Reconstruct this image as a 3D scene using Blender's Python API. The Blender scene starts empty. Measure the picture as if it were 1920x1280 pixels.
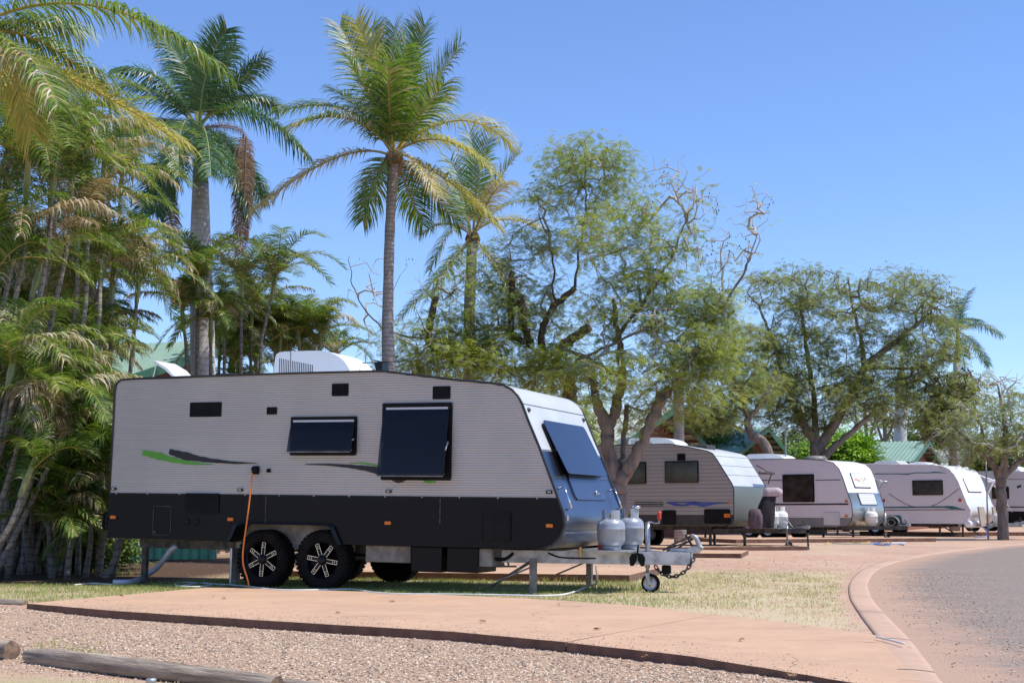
import bpy, math, random
import numpy as np
from mathutils import Vector, Matrix
random.seed(7)
SC = bpy.context.scene
COL = SC.collection
F = 2650.0; TH = math.atan(316/F); CZ = 1.03
cT, sT = math.cos(TH), math.sin(TH)
def ray(px, py):
    a = (px-960)/F; b = (640-py)/F
    return np.array([a, cT-b*sT, sT+b*cT])
def at(px, py, Y):
    r = ray(px, py); return np.array([0, 0, CZ])+r*(Y/r[1])
def gnd(px, py, z=0.0):
    r = ray(px, py); return np.array([0, 0, CZ])+r*((z-CZ)/r[2])
def nrm(v):
    v = np.asarray(v, float); return v/np.maximum(np.linalg.norm(v, axis=-1, keepdims=True), 1e-9)
# ------------------------------------------------------------------ mesh builder
class MB:
    def __init__(s): s.V = []; s.n = 0; s.P = []; s.PM = []; s.Q = []; s.QM = []
    def verts(s, v):
        v = np.asarray(v, float).reshape(-1, 3); o = s.n; s.V.append(v); s.n += len(v); return o
    def quads(s, v, q, m=0):
        o = s.verts(v); q = np.asarray(q, int).reshape(-1, 4)+o; s.Q.append(q)
        s.QM.append(np.full(len(q), m, int) if np.isscalar(m) else np.asarray(m, int)); return s
    def poly(s, v, m=0):
        o = s.verts(v); s.P.append(tuple(range(o, o+len(v)))); s.PM.append(m); return s
    def faces(s, v, fs, m=0):
        o = s.verts(v)
        for f in fs: s.P.append(tuple(o+i for i in f)); s.PM.append(m)
        return s
    def box(s, a, b, m=0, R=None, c=None):
        x0, y0, z0 = a; x1, y1, z1 = b
        v = np.array([(x0,y0,z0),(x1,y0,z0),(x1,y1,z0),(x0,y1,z0),(x0,y0,z1),(x1,y0,z1),(x1,y1,z1),(x0,y1,z1)], float)
        if R is not None: v = v@np.array(R).T
        if c is not None: v = v+np.array(c)
        return s.quads(v, [(0,3,2,1),(4,5,6,7),(0,1,5,4),(1,2,6,5),(2,3,7,6),(3,0,4,7)], m)
    def bar(s, p, q, w, h=None, m=0, up=(0,0,1)):
        h = h or w; p = np.array(p, float); q = np.array(q, float); t = nrm(q-p); u = np.array(up, float)
        if abs(t@u) > .95: u = np.array([1., 0, 0])
        a = nrm(np.cross(t, u)); b = np.cross(a, t)
        v = [e+a*sa*w/2+b*sb*h/2 for e in (p, q) for sa, sb in ((-1,-1),(1,-1),(1,1),(-1,1))]
        return s.quads(v, [(0,1,2,3),(7,6,5,4),(0,4,5,1),(1,5,6,2),(2,6,7,3),(3,7,4,0)], m)
    def tube(s, pts, r, seg=8, m=0, cap=True):
        P = np.asarray(pts, float); n = len(P); r = np.full(n, r, float) if np.isscalar(r) else np.asarray(r, float)
        T = nrm(np.gradient(P, axis=0)); u = np.array([0, 0, 1.])
        if abs(T[0]@u) > .9: u = np.array([1., 0, 0])
        A = np.zeros((n, 3)); a = nrm(np.cross(T[0], u))
        for i in range(n): a = nrm(a-T[i]*(a@T[i])); A[i] = a
        B = np.cross(T, A); th = np.arange(seg)*2*math.pi/seg
        v = P[:, None]+r[:, None, None]*(A[:, None]*np.cos(th)[None, :, None]+B[:, None]*np.sin(th)[None, :, None])
        i = np.arange(n-1)[:, None]*seg; j = np.arange(seg)[None]; k = (j+1) % seg
        q = np.stack([i+j, i+k, i+seg+k, i+seg+j], -1).reshape(-1, 4)
        o = s.n; s.quads(v.reshape(-1, 3), q, m)
        if cap:
            s.P.append(tuple(o+x for x in range(seg))[::-1]); s.PM.append(m)
            s.P.append(tuple(o+(n-1)*seg+x for x in range(seg))); s.PM.append(m)
        return s
    def prism(s, poly, v0, v1, m=0, ax='y'):   # poly in (u,w), extruded across
        n = len(poly)
        f = (lambda a, b, c: (a, c, b)) if ax == 'y' else ((lambda a, b, c: (c, a, b)) if ax == 'x' else (lambda a, b, c: (a, b, c)))
        v = [f(a, b, v0) for a, b in poly]+[f(a, b, v1) for a, b in poly]
        fs = [tuple(range(n)), tuple(range(2*n-1, n-1, -1))]+[(i, i+n, (i+1) % n+n, (i+1) % n) for i in range(n)]
        return s.faces(v, fs, m)
    def lathe(s, prof, c, axis='y', seg=28, m=0, close=False):  # prof: (r, h)
        n = len(prof); th = np.arange(seg)*2*math.pi/seg; pr = np.array(prof, float)
        C, S = np.cos(th), np.sin(th); r = pr[:, 0][:, None]; h = np.repeat(pr[:, 1][:, None], seg, 1)
        if axis == 'y': v = np.stack([r*C, h, r*S], -1)
        elif axis == 'z': v = np.stack([r*C, r*S, h], -1)
        else: v = np.stack([h, r*C, r*S], -1)
        v = v+np.array(c, float)
        k = n if close else n-1
        i = np.arange(k)[:, None]; i2 = (i+1) % n; j = np.arange(seg)[None]; j2 = (j+1) % seg
        q = np.stack([i*seg+j, i*seg+j2, i2*seg+j2, i2*seg+j], -1).reshape(-1, 4)
        return s.quads(v.reshape(-1, 3), q, m)
    def build(s, name, mats, parent=None, smooth=False, bevel=0, fix=True, auto=None):
        me = bpy.data.meshes.new(name); V = np.concatenate(s.V) if s.V else np.zeros((0, 3))
        Q = np.concatenate(s.Q) if s.Q else np.zeros((0, 4), int); nq = len(Q)
        tot = np.concatenate([np.full(nq, 4), np.array([len(p) for p in s.P], int)]) if s.P else np.full(nq, 4)
        flat = np.concatenate([Q.reshape(-1), np.array([i for p in s.P for i in p], int)]) if s.P else Q.reshape(-1)
        me.vertices.add(len(V)); me.vertices.foreach_set('co', V.astype(np.float32).reshape(-1))
        me.loops.add(len(flat)); me.loops.foreach_set('vertex_index', flat.astype(np.int32))
        me.polygons.add(len(tot)); st = np.concatenate([[0], np.cumsum(tot)[:-1]]) if len(tot) else []
        me.polygons.foreach_set('loop_start', np.array(st, np.int32)); me.polygons.foreach_set('loop_total', tot.astype(np.int32))
        mi = np.concatenate([np.concatenate(s.QM) if s.QM else np.zeros(0, int), np.array(s.PM, int)])
        me.polygons.foreach_set('material_index', mi.astype(np.int32))
        me.polygons.foreach_set('use_smooth', np.full(len(tot), bool(smooth)))
        me.update(calc_edges=True); me.validate()
        for m in (mats if isinstance(mats, (list, tuple)) else [mats]): me.materials.append(m)
        if fix and len(tot) < 6000:
            import bmesh
            bm = bmesh.new(); bm.from_mesh(me); bmesh.ops.recalc_face_normals(bm, faces=bm.faces); bm.to_mesh(me); bm.free()
        o = bpy.data.objects.new(name, me); COL.objects.link(o)
        if parent: o.parent = parent
        if bevel:
            b = o.modifiers.new('b', 'BEVEL'); b.width = bevel; b.segments = 2; b.limit_method = 'ANGLE'; b.angle_limit = .6
            if smooth is False:
                for p in me.polygons: p.use_smooth = False
        return o
def tag(o, label=None, cat=None, group=None, kind=None):
    if label: o['label'] = label
    if cat: o['category'] = cat
    if group: o['group'] = group
    if kind: o['kind'] = kind
    return o
def empty(name, loc, label=None, cat=None, group=None, rot=(0,0,0)):
    o = bpy.data.objects.new(name, None); COL.objects.link(o); o.location = loc; o.rotation_euler = rot
    o.empty_display_size = .3
    return tag(o, label, cat, group)
def rrect(u0, u1, w0, w1, r, n=4):
    P = []
    for cx, cy, a in ((u1-r, w1-r, 0), (u0+r, w1-r, 90), (u0+r, w0+r, 180), (u1-r, w0+r, 270)):
        for i in range(n+1):
            t = math.radians(a+90*i/n); P.append((cx+r*math.cos(t), cy+r*math.sin(t)))
    return P
def bez(p0, p1, p2, n=14):
    t = np.linspace(0, 1, n)[:, None]; p0, p1, p2 = map(np.asarray, (p0, p1, p2))
    return (1-t)**2*p0+2*t*(1-t)*p1+t*t*p2
def crv(pts, n=6):   # catmull-rom
    P = np.array(pts, float); P = np.vstack([2*P[0]-P[1], P, 2*P[-1]-P[-2]]); out = []
    for i in range(1, len(P)-2):
        for t in np.linspace(0, 1, n, endpoint=False):
            a, b, c, d = P[i-1:i+3]
            out.append(.5*((2*b)+(-a+c)*t+(2*a-5*b+4*c-d)*t*t+(-a+3*b-3*c+d)*t**3))
    out.append(P[-2]); return np.array(out)
# ------------------------------------------------------------------ materials
def newmat(name):
    m = bpy.data.materials.new(name); m.use_nodes = True; nt = m.node_tree; nt.nodes.clear()
    o = nt.nodes.new('ShaderNodeOutputMaterial'); return m, nt, o
def N(nt, t, **k):
    n = nt.nodes.new(t)
    for a, b in k.items():
        if a.startswith('i_'):
            key = a[2:]; key = int(key) if key.isdigit() else key.replace('_', ' ')
            n.inputs[key].default_value = b
        else: setattr(n, a, b)
    return n
def mix(nt, fac, a, b, blend='MIX'):
    m = nt.nodes.new('ShaderNodeMix'); m.data_type = 'RGBA'; m.blend_type = blend
    for s, v in ((m.inputs[0], fac), (m.inputs[6], a), (m.inputs[7], b)):
        if hasattr(v, 'links') or hasattr(v, 'is_linked'): nt.links.new(v, s)
        else: s.default_value = v if not isinstance(v, tuple) else (*v[:3], 1)
    return m.outputs[2]
def math_(nt, op, a, b=None, clamp=False):
    m = nt.nodes.new('ShaderNodeMath'); m.operation = op; m.use_clamp = clamp
    for s, v in zip(m.inputs, (a, b)):
        if v is None: continue
        if hasattr(v, 'is_linked'): nt.links.new(v, s)
        else: s.default_value = v
    return m.outputs[0]
def ramp(nt, fac, stops):
    r = nt.nodes.new('ShaderNodeValToRGB'); nt.links.new(fac, r.inputs[0]); e = r.color_ramp.elements
    while len(e) < len(stops): e.new(.5)
    for x, (p, c) in zip(e, stops): x.position = p; x.color = (*c, 1) if isinstance(c, tuple) else (c, c, c, 1)
    return r.outputs[0]
def noise(nt, sc, det=4, rough=.6, co=None, dim='3D'):
    n = N(nt, 'ShaderNodeTexNoise', i_Scale=sc, i_Detail=det, i_Roughness=rough)
    if co is not None: nt.links.new(co, n.inputs['Vector'])
    return n.outputs[0]
def coord(nt, which='Object', scale=None):
    o = nt.nodes.new('ShaderNodeTexCoord').outputs[which]
    if scale:
        mp = nt.nodes.new('ShaderNodeMapping'); mp.inputs['Scale'].default_value = scale; nt.links.new(o, mp.inputs[0]); o = mp.outputs[0]
    return o
def bump(nt, h, s, d=.01):
    b = N(nt, 'ShaderNodeBump', i_Strength=s, i_Distance=d); nt.links.new(h, b.inputs['Height']); return b.outputs[0]
def pm(name, col, rough=.5, metal=0., col2=None, var=.12, sc=3., det=5, bmp=0., bsc=40., bd=.01, scale=None, rvar=.1, emis=None, alpha=None, spec=None, coat=0, stops=None):
    m, nt, out = newmat(name); b = N(nt, 'ShaderNodeBsdfPrincipled', i_Metallic=metal, i_Roughness=rough)
    co = coord(nt, 'Object', scale)
    f = noise(nt, sc, det, .6, co)
    c2 = col2 or tuple(c*(1-var*1.6) for c in col)
    lo, hi = stops or (.38, .62)
    fr = ramp(nt, f, [(lo, 0.), (hi, 1.)])
    c = mix(nt, fr, col, c2); nt.links.new(c, b.inputs['Base Color'])
    rr = math_(nt, 'MULTIPLY_ADD', f, rvar); nt.nodes[-1].inputs[2].default_value = rough-rvar*.5; nt.links.new(rr, b.inputs['Roughness'])
    if bmp:
        h = noise(nt, bsc, 6, .65, co); nt.links.new(bump(nt, h, bmp, bd), b.inputs['Normal'])
    if alpha is not None: b.inputs['Alpha'].default_value = alpha
    if spec is not None: b.inputs['Specular IOR Level'].default_value = spec
    if coat: b.inputs['Coat Weight'].default_value = coat; b.inputs['Coat Roughness'].default_value = .08
    nt.links.new(b.outputs[0], out.inputs[0]); return m
def leafmat(name, stops, trans=.35, rough=.45, clump=.8, csc=.9):
    m, nt, out = newmat(name)
    g = nt.nodes.new('ShaderNodeNewGeometry'); f = g.outputs['Random Per Island']
    co = coord(nt, 'Object'); nz = noise(nt, csc, 3, .6, co)
    k = math_(nt, 'ADD', math_(nt, 'MULTIPLY', f, 1-clump*.5), math_(nt, 'MULTIPLY', math_(nt, 'SUBTRACT', nz, .5), clump*1.6), True)
    c = ramp(nt, k, stops)
    b = N(nt, 'ShaderNodeBsdfPrincipled', i_Roughness=rough); b.inputs['Specular IOR Level'].default_value = .35
    nt.links.new(mix(nt, 1., c, (.85, .85, .85), 'MULTIPLY'), b.inputs['Base Color'])
    t = nt.nodes.new('ShaderNodeBsdfTranslucent'); k_ = trans*1.55; nt.links.new(mix(nt, 1., c, (k_, k_, k_*.6), 'MULTIPLY'), t.inputs[0])
    x = nt.nodes.new('ShaderNodeAddShader')
    nt.links.new(b.outputs[0], x.inputs[0]); nt.links.new(t.outputs[0], x.inputs[1]); nt.links.new(x.outputs[0], out.inputs[0]); return m
def treadmat(name, col, rough, metal, cell=.028, s=.5, rot=45, ax=0):
    m, nt, out = newmat(name); b = N(nt, 'ShaderNodeBsdfPrincipled', i_Metallic=metal, i_Roughness=rough)
    sp0 = nt.nodes.new('ShaderNodeSeparateXYZ'); nt.links.new(coord(nt), sp0.inputs[0]); cb = nt.nodes.new('ShaderNodeCombineXYZ')
    nt.links.new(sp0.outputs[ax], cb.inputs[0]); nt.links.new(sp0.outputs[2], cb.inputs[1]); co = cb.outputs[0]
    mp = nt.nodes.new('ShaderNodeMapping'); mp.inputs['Rotation'].default_value = (0, 0, math.radians(rot)); mp.inputs['Scale'].default_value = (1/cell, 1/cell, 1)
    nt.links.new(co, mp.inputs[0]); sp = nt.nodes.new('ShaderNodeSeparateXYZ'); nt.links.new(mp.outputs[0], sp.inputs[0])
    x, y = sp.outputs[0], sp.outputs[1]
    fx = math_(nt, 'ABSOLUTE', math_(nt, 'SUBTRACT', math_(nt, 'FRACT', x), .5)); fy = math_(nt, 'ABSOLUTE', math_(nt, 'SUBTRACT', math_(nt, 'FRACT', y), .5))
    par = math_(nt, 'GREATER_THAN', math_(nt, 'FRACT', math_(nt, 'MULTIPLY', math_(nt, 'ADD', math_(nt, 'FLOOR', x), math_(nt, 'FLOOR', y)), .5)), .25)
    bx = math_(nt, 'MULTIPLY', math_(nt, 'LESS_THAN', fx, .14), math_(nt, 'LESS_THAN', fy, .42))
    by = math_(nt, 'MULTIPLY', math_(nt, 'LESS_THAN', fy, .14), math_(nt, 'LESS_THAN', fx, .42))
    h = math_(nt, 'ADD', math_(nt, 'MULTIPLY', bx, par), math_(nt, 'MULTIPLY', by, math_(nt, 'SUBTRACT', 1., par)))
    nt.links.new(bump(nt, h, s, .009), b.inputs['Normal'])
    b.inputs['Specular IOR Level'].default_value = .2 if metal < .5 else .5
    nz = noise(nt, 1.5, 4, .6, coord(nt)); nt.links.new(mix(nt, nz, col, tuple(c*.75 for c in col)), b.inputs['Base Color'])
    nt.links.new(b.outputs[0], out.inputs[0]); return m
M = {}
M['wallribs'] = pm('ribbed_aluminium', (.49,.47,.432), .42, .4, var=.05, sc=1.2, rvar=.08)
M['white'] = pm('white_gelcoat', (.87,.87,.87), .32, 0, var=.04, sc=2, coat=.3)
M['white_al'] = pm('white_painted_aluminium', (.60,.62,.62), .38, .15, var=.06, sc=1.4)
M['tread_black'] = treadmat('black_treadplate', (.006,.006,.0065), .42, .0, .06, 1.)
M['tread_alu'] = treadmat('silver_treadplate', (.175,.205,.275), .34, 1., .06, .9, ax=1)
M['tread_alu2'] = treadmat('pale_treadplate', (.5,.55,.56), .3, .9, .05, .5, ax=1)
M['black'] = pm('black_plastic', (.009,.009,.01), .5, var=.3, spec=.15)
M['blackg'] = pm('black_gloss', (.006,.006,.008), .3, var=.3, spec=.25)
M['trimd'] = pm('dark_trim', (.02,.021,.025), .35, var=.2)
M['rubber'] = pm('tyre_rubber', (.013,.012,.012), .85, spec=.12, bmp=.5, bsc=60, var=.4)
M['galv'] = pm('galvanised_steel', (.50,.51,.52), .45, .75, var=.25, sc=6, bmp=.1)
M['galvdull'] = pm('dull_galvanised_steel', (.27,.255,.23), .6, .4, var=.3, sc=5)
M['steeld'] = pm('dark_steel', (.10,.095,.09), .5, .5, var=.4, sc=8)
M['chrome'] = pm('bright_steel', (.8,.8,.8), .12, 1., var=.05)
M['mach'] = pm('machined_rim', (.75,.7,.62), .25, .8, var=.05)
M['orange'] = pm('amber_lens', (.75,.17,.01), .3, var=.1)
M['red'] = pm('red_plastic', (.62,.05,.02), .4, var=.2)
M['clear'] = pm('clear_lens', (.45,.45,.42), .2, var=.2)
M['green_d'] = pm('green_decal', (.10,.36,.03), .5, var=.1)
M['black_d'] = pm('black_decal', (.015,.015,.018), .5, var=.3)
M['blue_d'] = pm('blue_decal', (.06,.10,.40), .5, var=.2)
M['teal_d'] = pm('teal_decal', (.03,.16,.17), .5, var=.2)
M['grey_d'] = pm('grey_band', (.22,.22,.21), .5, var=.1)
M['brown_d'] = pm('warm_grey_band', (.30,.27,.25), .5, var=.1)
M['pane'] = pm('tinted_pane', (.008,.009,.013), .06, 0, var=.1, rvar=.0, alpha=.68, spec=.4)
M['pane_f'] = pm('front_tinted_pane', (.02,.03,.07), .12, .4, var=.05, rvar=.0)
M['pane_g'] = pm('grey_curtained_pane', (.045,.042,.036), .12, 0, var=.4, sc=2.5, rvar=.0)
M['blind'] = pm('blind_strip', (.55,.57,.6), .6, var=.05)
M['dark_in'] = pm('dark_interior', (.008,.008,.01), .9)
M['gasgrey'] = pm('grey_gas_bottle_paint', (.36,.385,.42), .33, .25, var=.08, sc=5)
M['gaswhite'] = pm('white_gas_bottle_paint', (.78,.78,.74), .4, .0, var=.15, sc=5)
M['brass'] = pm('brass', (.6,.38,.15), .3, .9)
M['cloth_d'] = pm('dark_cover_cloth', (.016,.013,.016), .8, bmp=.5, bsc=12, bd=.03)
M['cloth_p'] = pm('pale_mauve_cover_cloth', (.50,.40,.42), .8, bmp=.4, bsc=12, bd=.03)
M['hose_w'] = pm('white_hose', (.78,.78,.74), .5)
M['hose_g'] = pm('grey_blue_pipe', (.48,.5,.6), .45)
M['hose_b'] = pm('blue_hose', (.10,.25,.6), .45)
M['hose_y'] = pm('yellow_cord', (.7,.45,.06), .5)
M['cord_o'] = pm('orange_cord', (.85,.23,.03), .45)
M['hose_t'] = pm('pale_green_hose', (.3,.5,.42), .5)
def ribmat(name, col, pitch, rough=.4, metal=.1, s=.5, groove=.25):   # flat cladding with fine horizontal laps
    m, nt, out = newmat(name); b = N(nt, 'ShaderNodeBsdfPrincipled', i_Metallic=metal, i_Roughness=rough)
    sp = nt.nodes.new('ShaderNodeSeparateXYZ'); nt.links.new(coord(nt), sp.inputs[0])
    f = math_(nt, 'FRACT', math_(nt, 'MULTIPLY', sp.outputs[2], 1/pitch))
    g = math_(nt, 'LESS_THAN', f, .14)
    nz = noise(nt, 1.6, 4, .6, coord(nt))
    c = mix(nt, nz, col, tuple(x*.86 for x in col)); nt.links.new(mix(nt, math_(nt, 'MULTIPLY', g, groove), c, (.03,.03,.035)), b.inputs['Base Color'])
    nt.links.new(bump(nt, f, s, .012), b.inputs['Normal']); nt.links.new(b.outputs[0], out.inputs[0]); return m
M['clad2'] = ribmat('grey_tan_cladding', (.36,.345,.345), .1, groove=.5)
M['clad3'] = ribmat('pale_lilac_cladding', (.73,.72,.765), .075, groove=.2)
M['clad4'] = ribmat('pale_pinkish_cladding', (.79,.77,.80), .075, groove=.2)
M['clad5'] = ribmat('off_white_cladding', (.7,.7,.72), .075, groove=.15)
M['ribwhite'] = ribmat('white_ribbed_front', (.76,.77,.78), .085, groove=.35)
M['ribgreen'] = ribmat('grey_green_ribbed_front', (.15,.185,.18), .05, metal=.2, groove=.3)
# vegetation
M['coco'] = leafmat('coconut_leaflets', [(0.,(.055,.11,.018)),(.4,(.12,.19,.03)),(.7,(.24,.31,.055)),(1.,(.46,.44,.12))], .42)
M['cocoy'] = leafmat('yellowing_leaflets', [(0.,(.22,.24,.06)),(.5,(.42,.37,.09)),(1.,(.62,.50,.18))], .35)
M['royal'] = leafmat('royal_palm_leaflets', [(0.,(.035,.085,.028)),(.5,(.075,.15,.05)),(1.,(.20,.28,.12))], .35, .35)
M['cane'] = leafmat('cane_palm_leaflets', [(0.,(.04,.085,.014)),(.4,(.10,.16,.026)),(.72,(.25,.29,.05)),(1.,(.56,.50,.13))], .5)
M['dry'] = leafmat('dry_leaflets', [(0.,(.30,.20,.08)),(.5,(.45,.36,.24)),(1.,(.66,.60,.54))], .2, .7, .3)
M['dead'] = leafmat('dead_frond_leaflets', [(0.,(.18,.10,.055)),(.6,(.34,.21,.13)),(1.,(.48,.35,.24))], .2, .8, .3)
M['rachis'] = pm('palm_midrib', (.28,.24,.05), .5, col2=(.38,.26,.08))
M['shaft'] = pm('green_crownshaft', (.17,.22,.06), .4, col2=(.25,.25,.09))
def slabmat(name, a, b2, c3):
    m, nt, out = newmat(name); b = N(nt, 'ShaderNodeBsdfPrincipled', i_Roughness=.85); b.inputs['Specular IOR Level'].default_value = .25
    oc = coord(nt); n1 = noise(nt, .9, 10, .7, oc); n2 = noise(nt, 5, 8, .75, oc); n3 = noise(nt, 60, 4, .7, oc); n4 = noise(nt, 1.8, 6, .8, coord(nt, 'Object', (.35, 1.6, 1)))
    c = mix(nt, ramp(nt, n1, [(.35, 0.), (.65, 1.)]), a, b2); c = mix(nt, ramp(nt, n2, [(.52, 0.), (.75, .6)]), c, c3); c = mix(nt, ramp(nt, n4, [(.55, 0.), (.72, .45)]), c, tuple(x*.72 for x in b2))
    c = mix(nt, ramp(nt, n3, [(.55, 0.), (.8, .55)]), c, tuple(x*.5 for x in a))
    v = N(nt, 'ShaderNodeTexVoronoi', i_Scale=.42, feature='DISTANCE_TO_EDGE'); mp = nt.nodes.new('ShaderNodeVectorMath'); mp.operation = 'ADD'; nz = N(nt, 'ShaderNodeTexNoise', i_Scale=2.5, i_Detail=8.); nt.links.new(oc, nz.inputs['Vector']); sc_ = nt.nodes.new('ShaderNodeVectorMath'); sc_.operation = 'SCALE'; sc_.inputs['Scale'].default_value = .35; nt.links.new(nz.outputs['Color'], sc_.inputs[0]); nt.links.new(oc, mp.inputs[0]); nt.links.new(sc_.outputs[0], mp.inputs[1]); nt.links.new(mp.outputs[0], v.inputs['Vector'])
    cr = math_(nt, 'MULTIPLY', math_(nt, 'LESS_THAN', v.outputs['Distance'], .0028), math_(nt, 'GREATER_THAN', n1, .5)); c = mix(nt, math_(nt, 'MULTIPLY', cr, .6), c, (.16,.10,.075))
    nt.links.new(c, b.inputs['Base Color']); nt.links.new(bump(nt, math_(nt, 'ADD', n3, math_(nt, 'MULTIPLY', n2, .5)), .35, .006), b.inputs['Normal']); nt.links.new(b.outputs[0], out.inputs[0]); return m
def barkmat(name, c1, c2, ring=0., sc=6, bmp=.6, stretch=(1,1,.25), rsc=9.):
    m, nt, out = newmat(name); b = N(nt, 'ShaderNodeBsdfPrincipled', i_Roughness=.85)
    co = coord(nt, 'Object', stretch); f = noise(nt, sc, 6, .7, co); c = mix(nt, ramp(nt, f, [(.35,0.),(.65,1.)]), c1, c2); h = f
    if ring:
        sp = nt.nodes.new('ShaderNodeSeparateXYZ'); nt.links.new(coord(nt), sp.inputs[0])
        z = math_(nt, 'ADD', math_(nt, 'MULTIPLY', sp.outputs[2], rsc), math_(nt, 'MULTIPLY', noise(nt, 3, 3, .5, coord(nt)), 1.2))
        r = math_(nt, 'LESS_THAN', math_(nt, 'FRACT', z), .22); c = mix(nt, math_(nt, 'MULTIPLY', r, ring), c, tuple(x*.35 for x in c2))
        h = math_(nt, 'SUBTRACT', f, math_(nt, 'MULTIPLY', r, .6))
    nt.links.new(c, b.inputs['Base Color']); nt.links.new(bump(nt, h, bmp, .03), b.inputs['Normal']); nt.links.new(b.outputs[0], out.inputs[0]); return m
M['barkcoco'] = barkmat('coconut_bark', (.42,.38,.36), (.26,.23,.21), .45, 9, .8, (1,1,.6), 11)
M['barkroyal'] = barkmat('royal_palm_bark', (.58,.56,.55), (.42,.40,.39), .3, 5, .35, (1,1,.3), 8)
M['barkcane'] = barkmat('cane_bark', (.27,.24,.20), (.15,.13,.105), .55, 9, .5, (1,1,.6), 8)
M['bark'] = barkmat('grey_brown_bark', (.28,.22,.18), (.13,.10,.08), 0, 7, .9)
M['barkcut'] = barkmat('cut_limb_bark', (.17,.11,.085), (.07,.05,.04), 0, 8, .9)
M['twig'] = barkmat('pale_twig_bark', (.56,.51,.46), (.34,.29,.25), 0, 9, .3)
M['tleaf'] = leafmat('feathery_leaves', [(0.,(.10,.15,.025)),(.35,(.175,.225,.042)),(.7,(.28,.305,.065)),(1.,(.43,.37,.10))], .5, .5, .5, .8)
M['tleaf2'] = leafmat('duller_feathery_leaves', [(0.,(.10,.14,.04)),(.4,(.165,.20,.058)),(.75,(.27,.265,.085)),(1.,(.34,.25,.13))], .5, .5, .5, .6)
M['bleaf'] = leafmat('bright_bush_leaves', [(0.,(.09,.18,.01)),(.5,(.20,.36,.03)),(1.,(.40,.55,.07))], .4, .5, .7, .8)
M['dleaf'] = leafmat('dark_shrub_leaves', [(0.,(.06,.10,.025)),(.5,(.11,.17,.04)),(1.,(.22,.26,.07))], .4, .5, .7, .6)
M['pod'] = pm('seed_pods', (.09,.05,.03), .7, var=.4)
# grounds
M['slab_old'] = pm('pink_concrete_base', (.57,.36,.24), .85, col2=(.46,.30,.215), sc=1.1, det=12, bmp=.3, bsc=90, bd=.004, stops=(.3,.72), scale=(1,1,1))
M['slab'] = slabmat('pink_concrete', (.57,.365,.235), (.47,.305,.205), (.61,.435,.315))
M['slab_side'] = pm('shade_toned_concrete_edge', (.20,.105,.07), .9, col2=(.12,.065,.045), sc=5, det=8, bmp=.5, bsc=40)  # upright slab faces, with their shade put into a darker colour
M['kerb'] = slabmat('kerb_concrete', (.54,.35,.25), (.44,.30,.22), (.58,.45,.35))
M['joint'] = pm('dark_joint', (.13,.12,.12), .9)
M['roofg'] = pm('green_roof_steel', (.20,.33,.22), .45, .1, col2=(.26,.36,.26), sc=1.5)
M['roofgp'] = pm('faded_green_roof_steel', (.42,.46,.36), .5, .1, col2=(.34,.38,.31), sc=2.5)
M['fasciag'] = pm('dark_green_fascia', (.04,.14,.09), .5, var=.1)
M['fenceg'] = pm('green_steel_fence', (.16,.42,.26), .5, var=.15)
M['wallbr'] = pm('red_brown_wall', (.24,.095,.06), .9, col2=(.17,.07,.045), sc=8, bmp=.4, bsc=25)
M['soffit'] = pm('brown_soffit', (.16,.10,.075), .8)
M['log'] = barkmat('weathered_log', (.52,.43,.33), (.20,.145,.105), 0, 14, 1.4, (.10,1,1))
M['logend'] = pm('log_end_grain', (.30,.20,.13), .9, col2=(.14,.09,.06), sc=14, bmp=.5, bsc=30)
M['board'] = barkmat('weathered_board', (.42,.35,.28), (.3,.24,.2), 0, 12, .3)
# ------------------------------------------------------------------ camera, light, sky
cam = bpy.data.cameras.new('camera'); co_ = bpy.data.objects.new('camera', cam); COL.objects.link(co_); SC.camera = co_
cam.sensor_width = 36; cam.lens = F/1920*36; cam.clip_end = 3000; cam.clip_start = .1
co_.location = (0, 0, CZ); co_.rotation_euler = (math.pi/2+TH, 0, 0)
SUN_EL, SUN_AZ = 61, 104     # azimuth from +Y towards +X
el, az = math.radians(SUN_EL), math.radians(SUN_AZ)
sd = Vector((math.sin(az)*math.cos(el), math.cos(az)*math.cos(el), math.sin(el)))
L = bpy.data.lights.new('sun', 'SUN'); L.energy = 4.0; L.angle = math.radians(.5); L.color = (1., .95, .87)
lo = bpy.data.objects.new('sun', L); COL.objects.link(lo); lo.rotation_euler = (-sd).to_track_quat('-Z', 'Y').to_euler()
W = bpy.data.worlds.new('World'); SC.world = W; W.use_nodes = True; nt = W.node_tree; nt.nodes.clear()
sk = nt.nodes.new('ShaderNodeTexSky'); sk.sky_type = 'NISHITA'; sk.sun_disc = False; sk.sun_elevation = el; sk.sun_rotation = az
sk.air_density = 1.0; sk.dust_density = .0; sk.ozone_density = 10; sk.altitude = 0
bg = nt.nodes.new('ShaderNodeBackground'); bg.inputs[1].default_value = .15
wo = nt.nodes.new('ShaderNodeOutputWorld'); nt.links.new(mix(nt, 1., sk.outputs[0], (1.05, .962, 1.01), 'MULTIPLY'), bg.inputs[0]); nt.links.new(bg.outputs[0], wo.inputs[0])
SC.view_settings.view_transform = 'Standard'; SC.view_settings.look = 'None'; SC.view_settings.exposure = .40
SC.cycles.max_bounces = 8; SC.cycles.transparent_max_bounces = 12; SC.cycles.diffuse_bounces = 4
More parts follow.
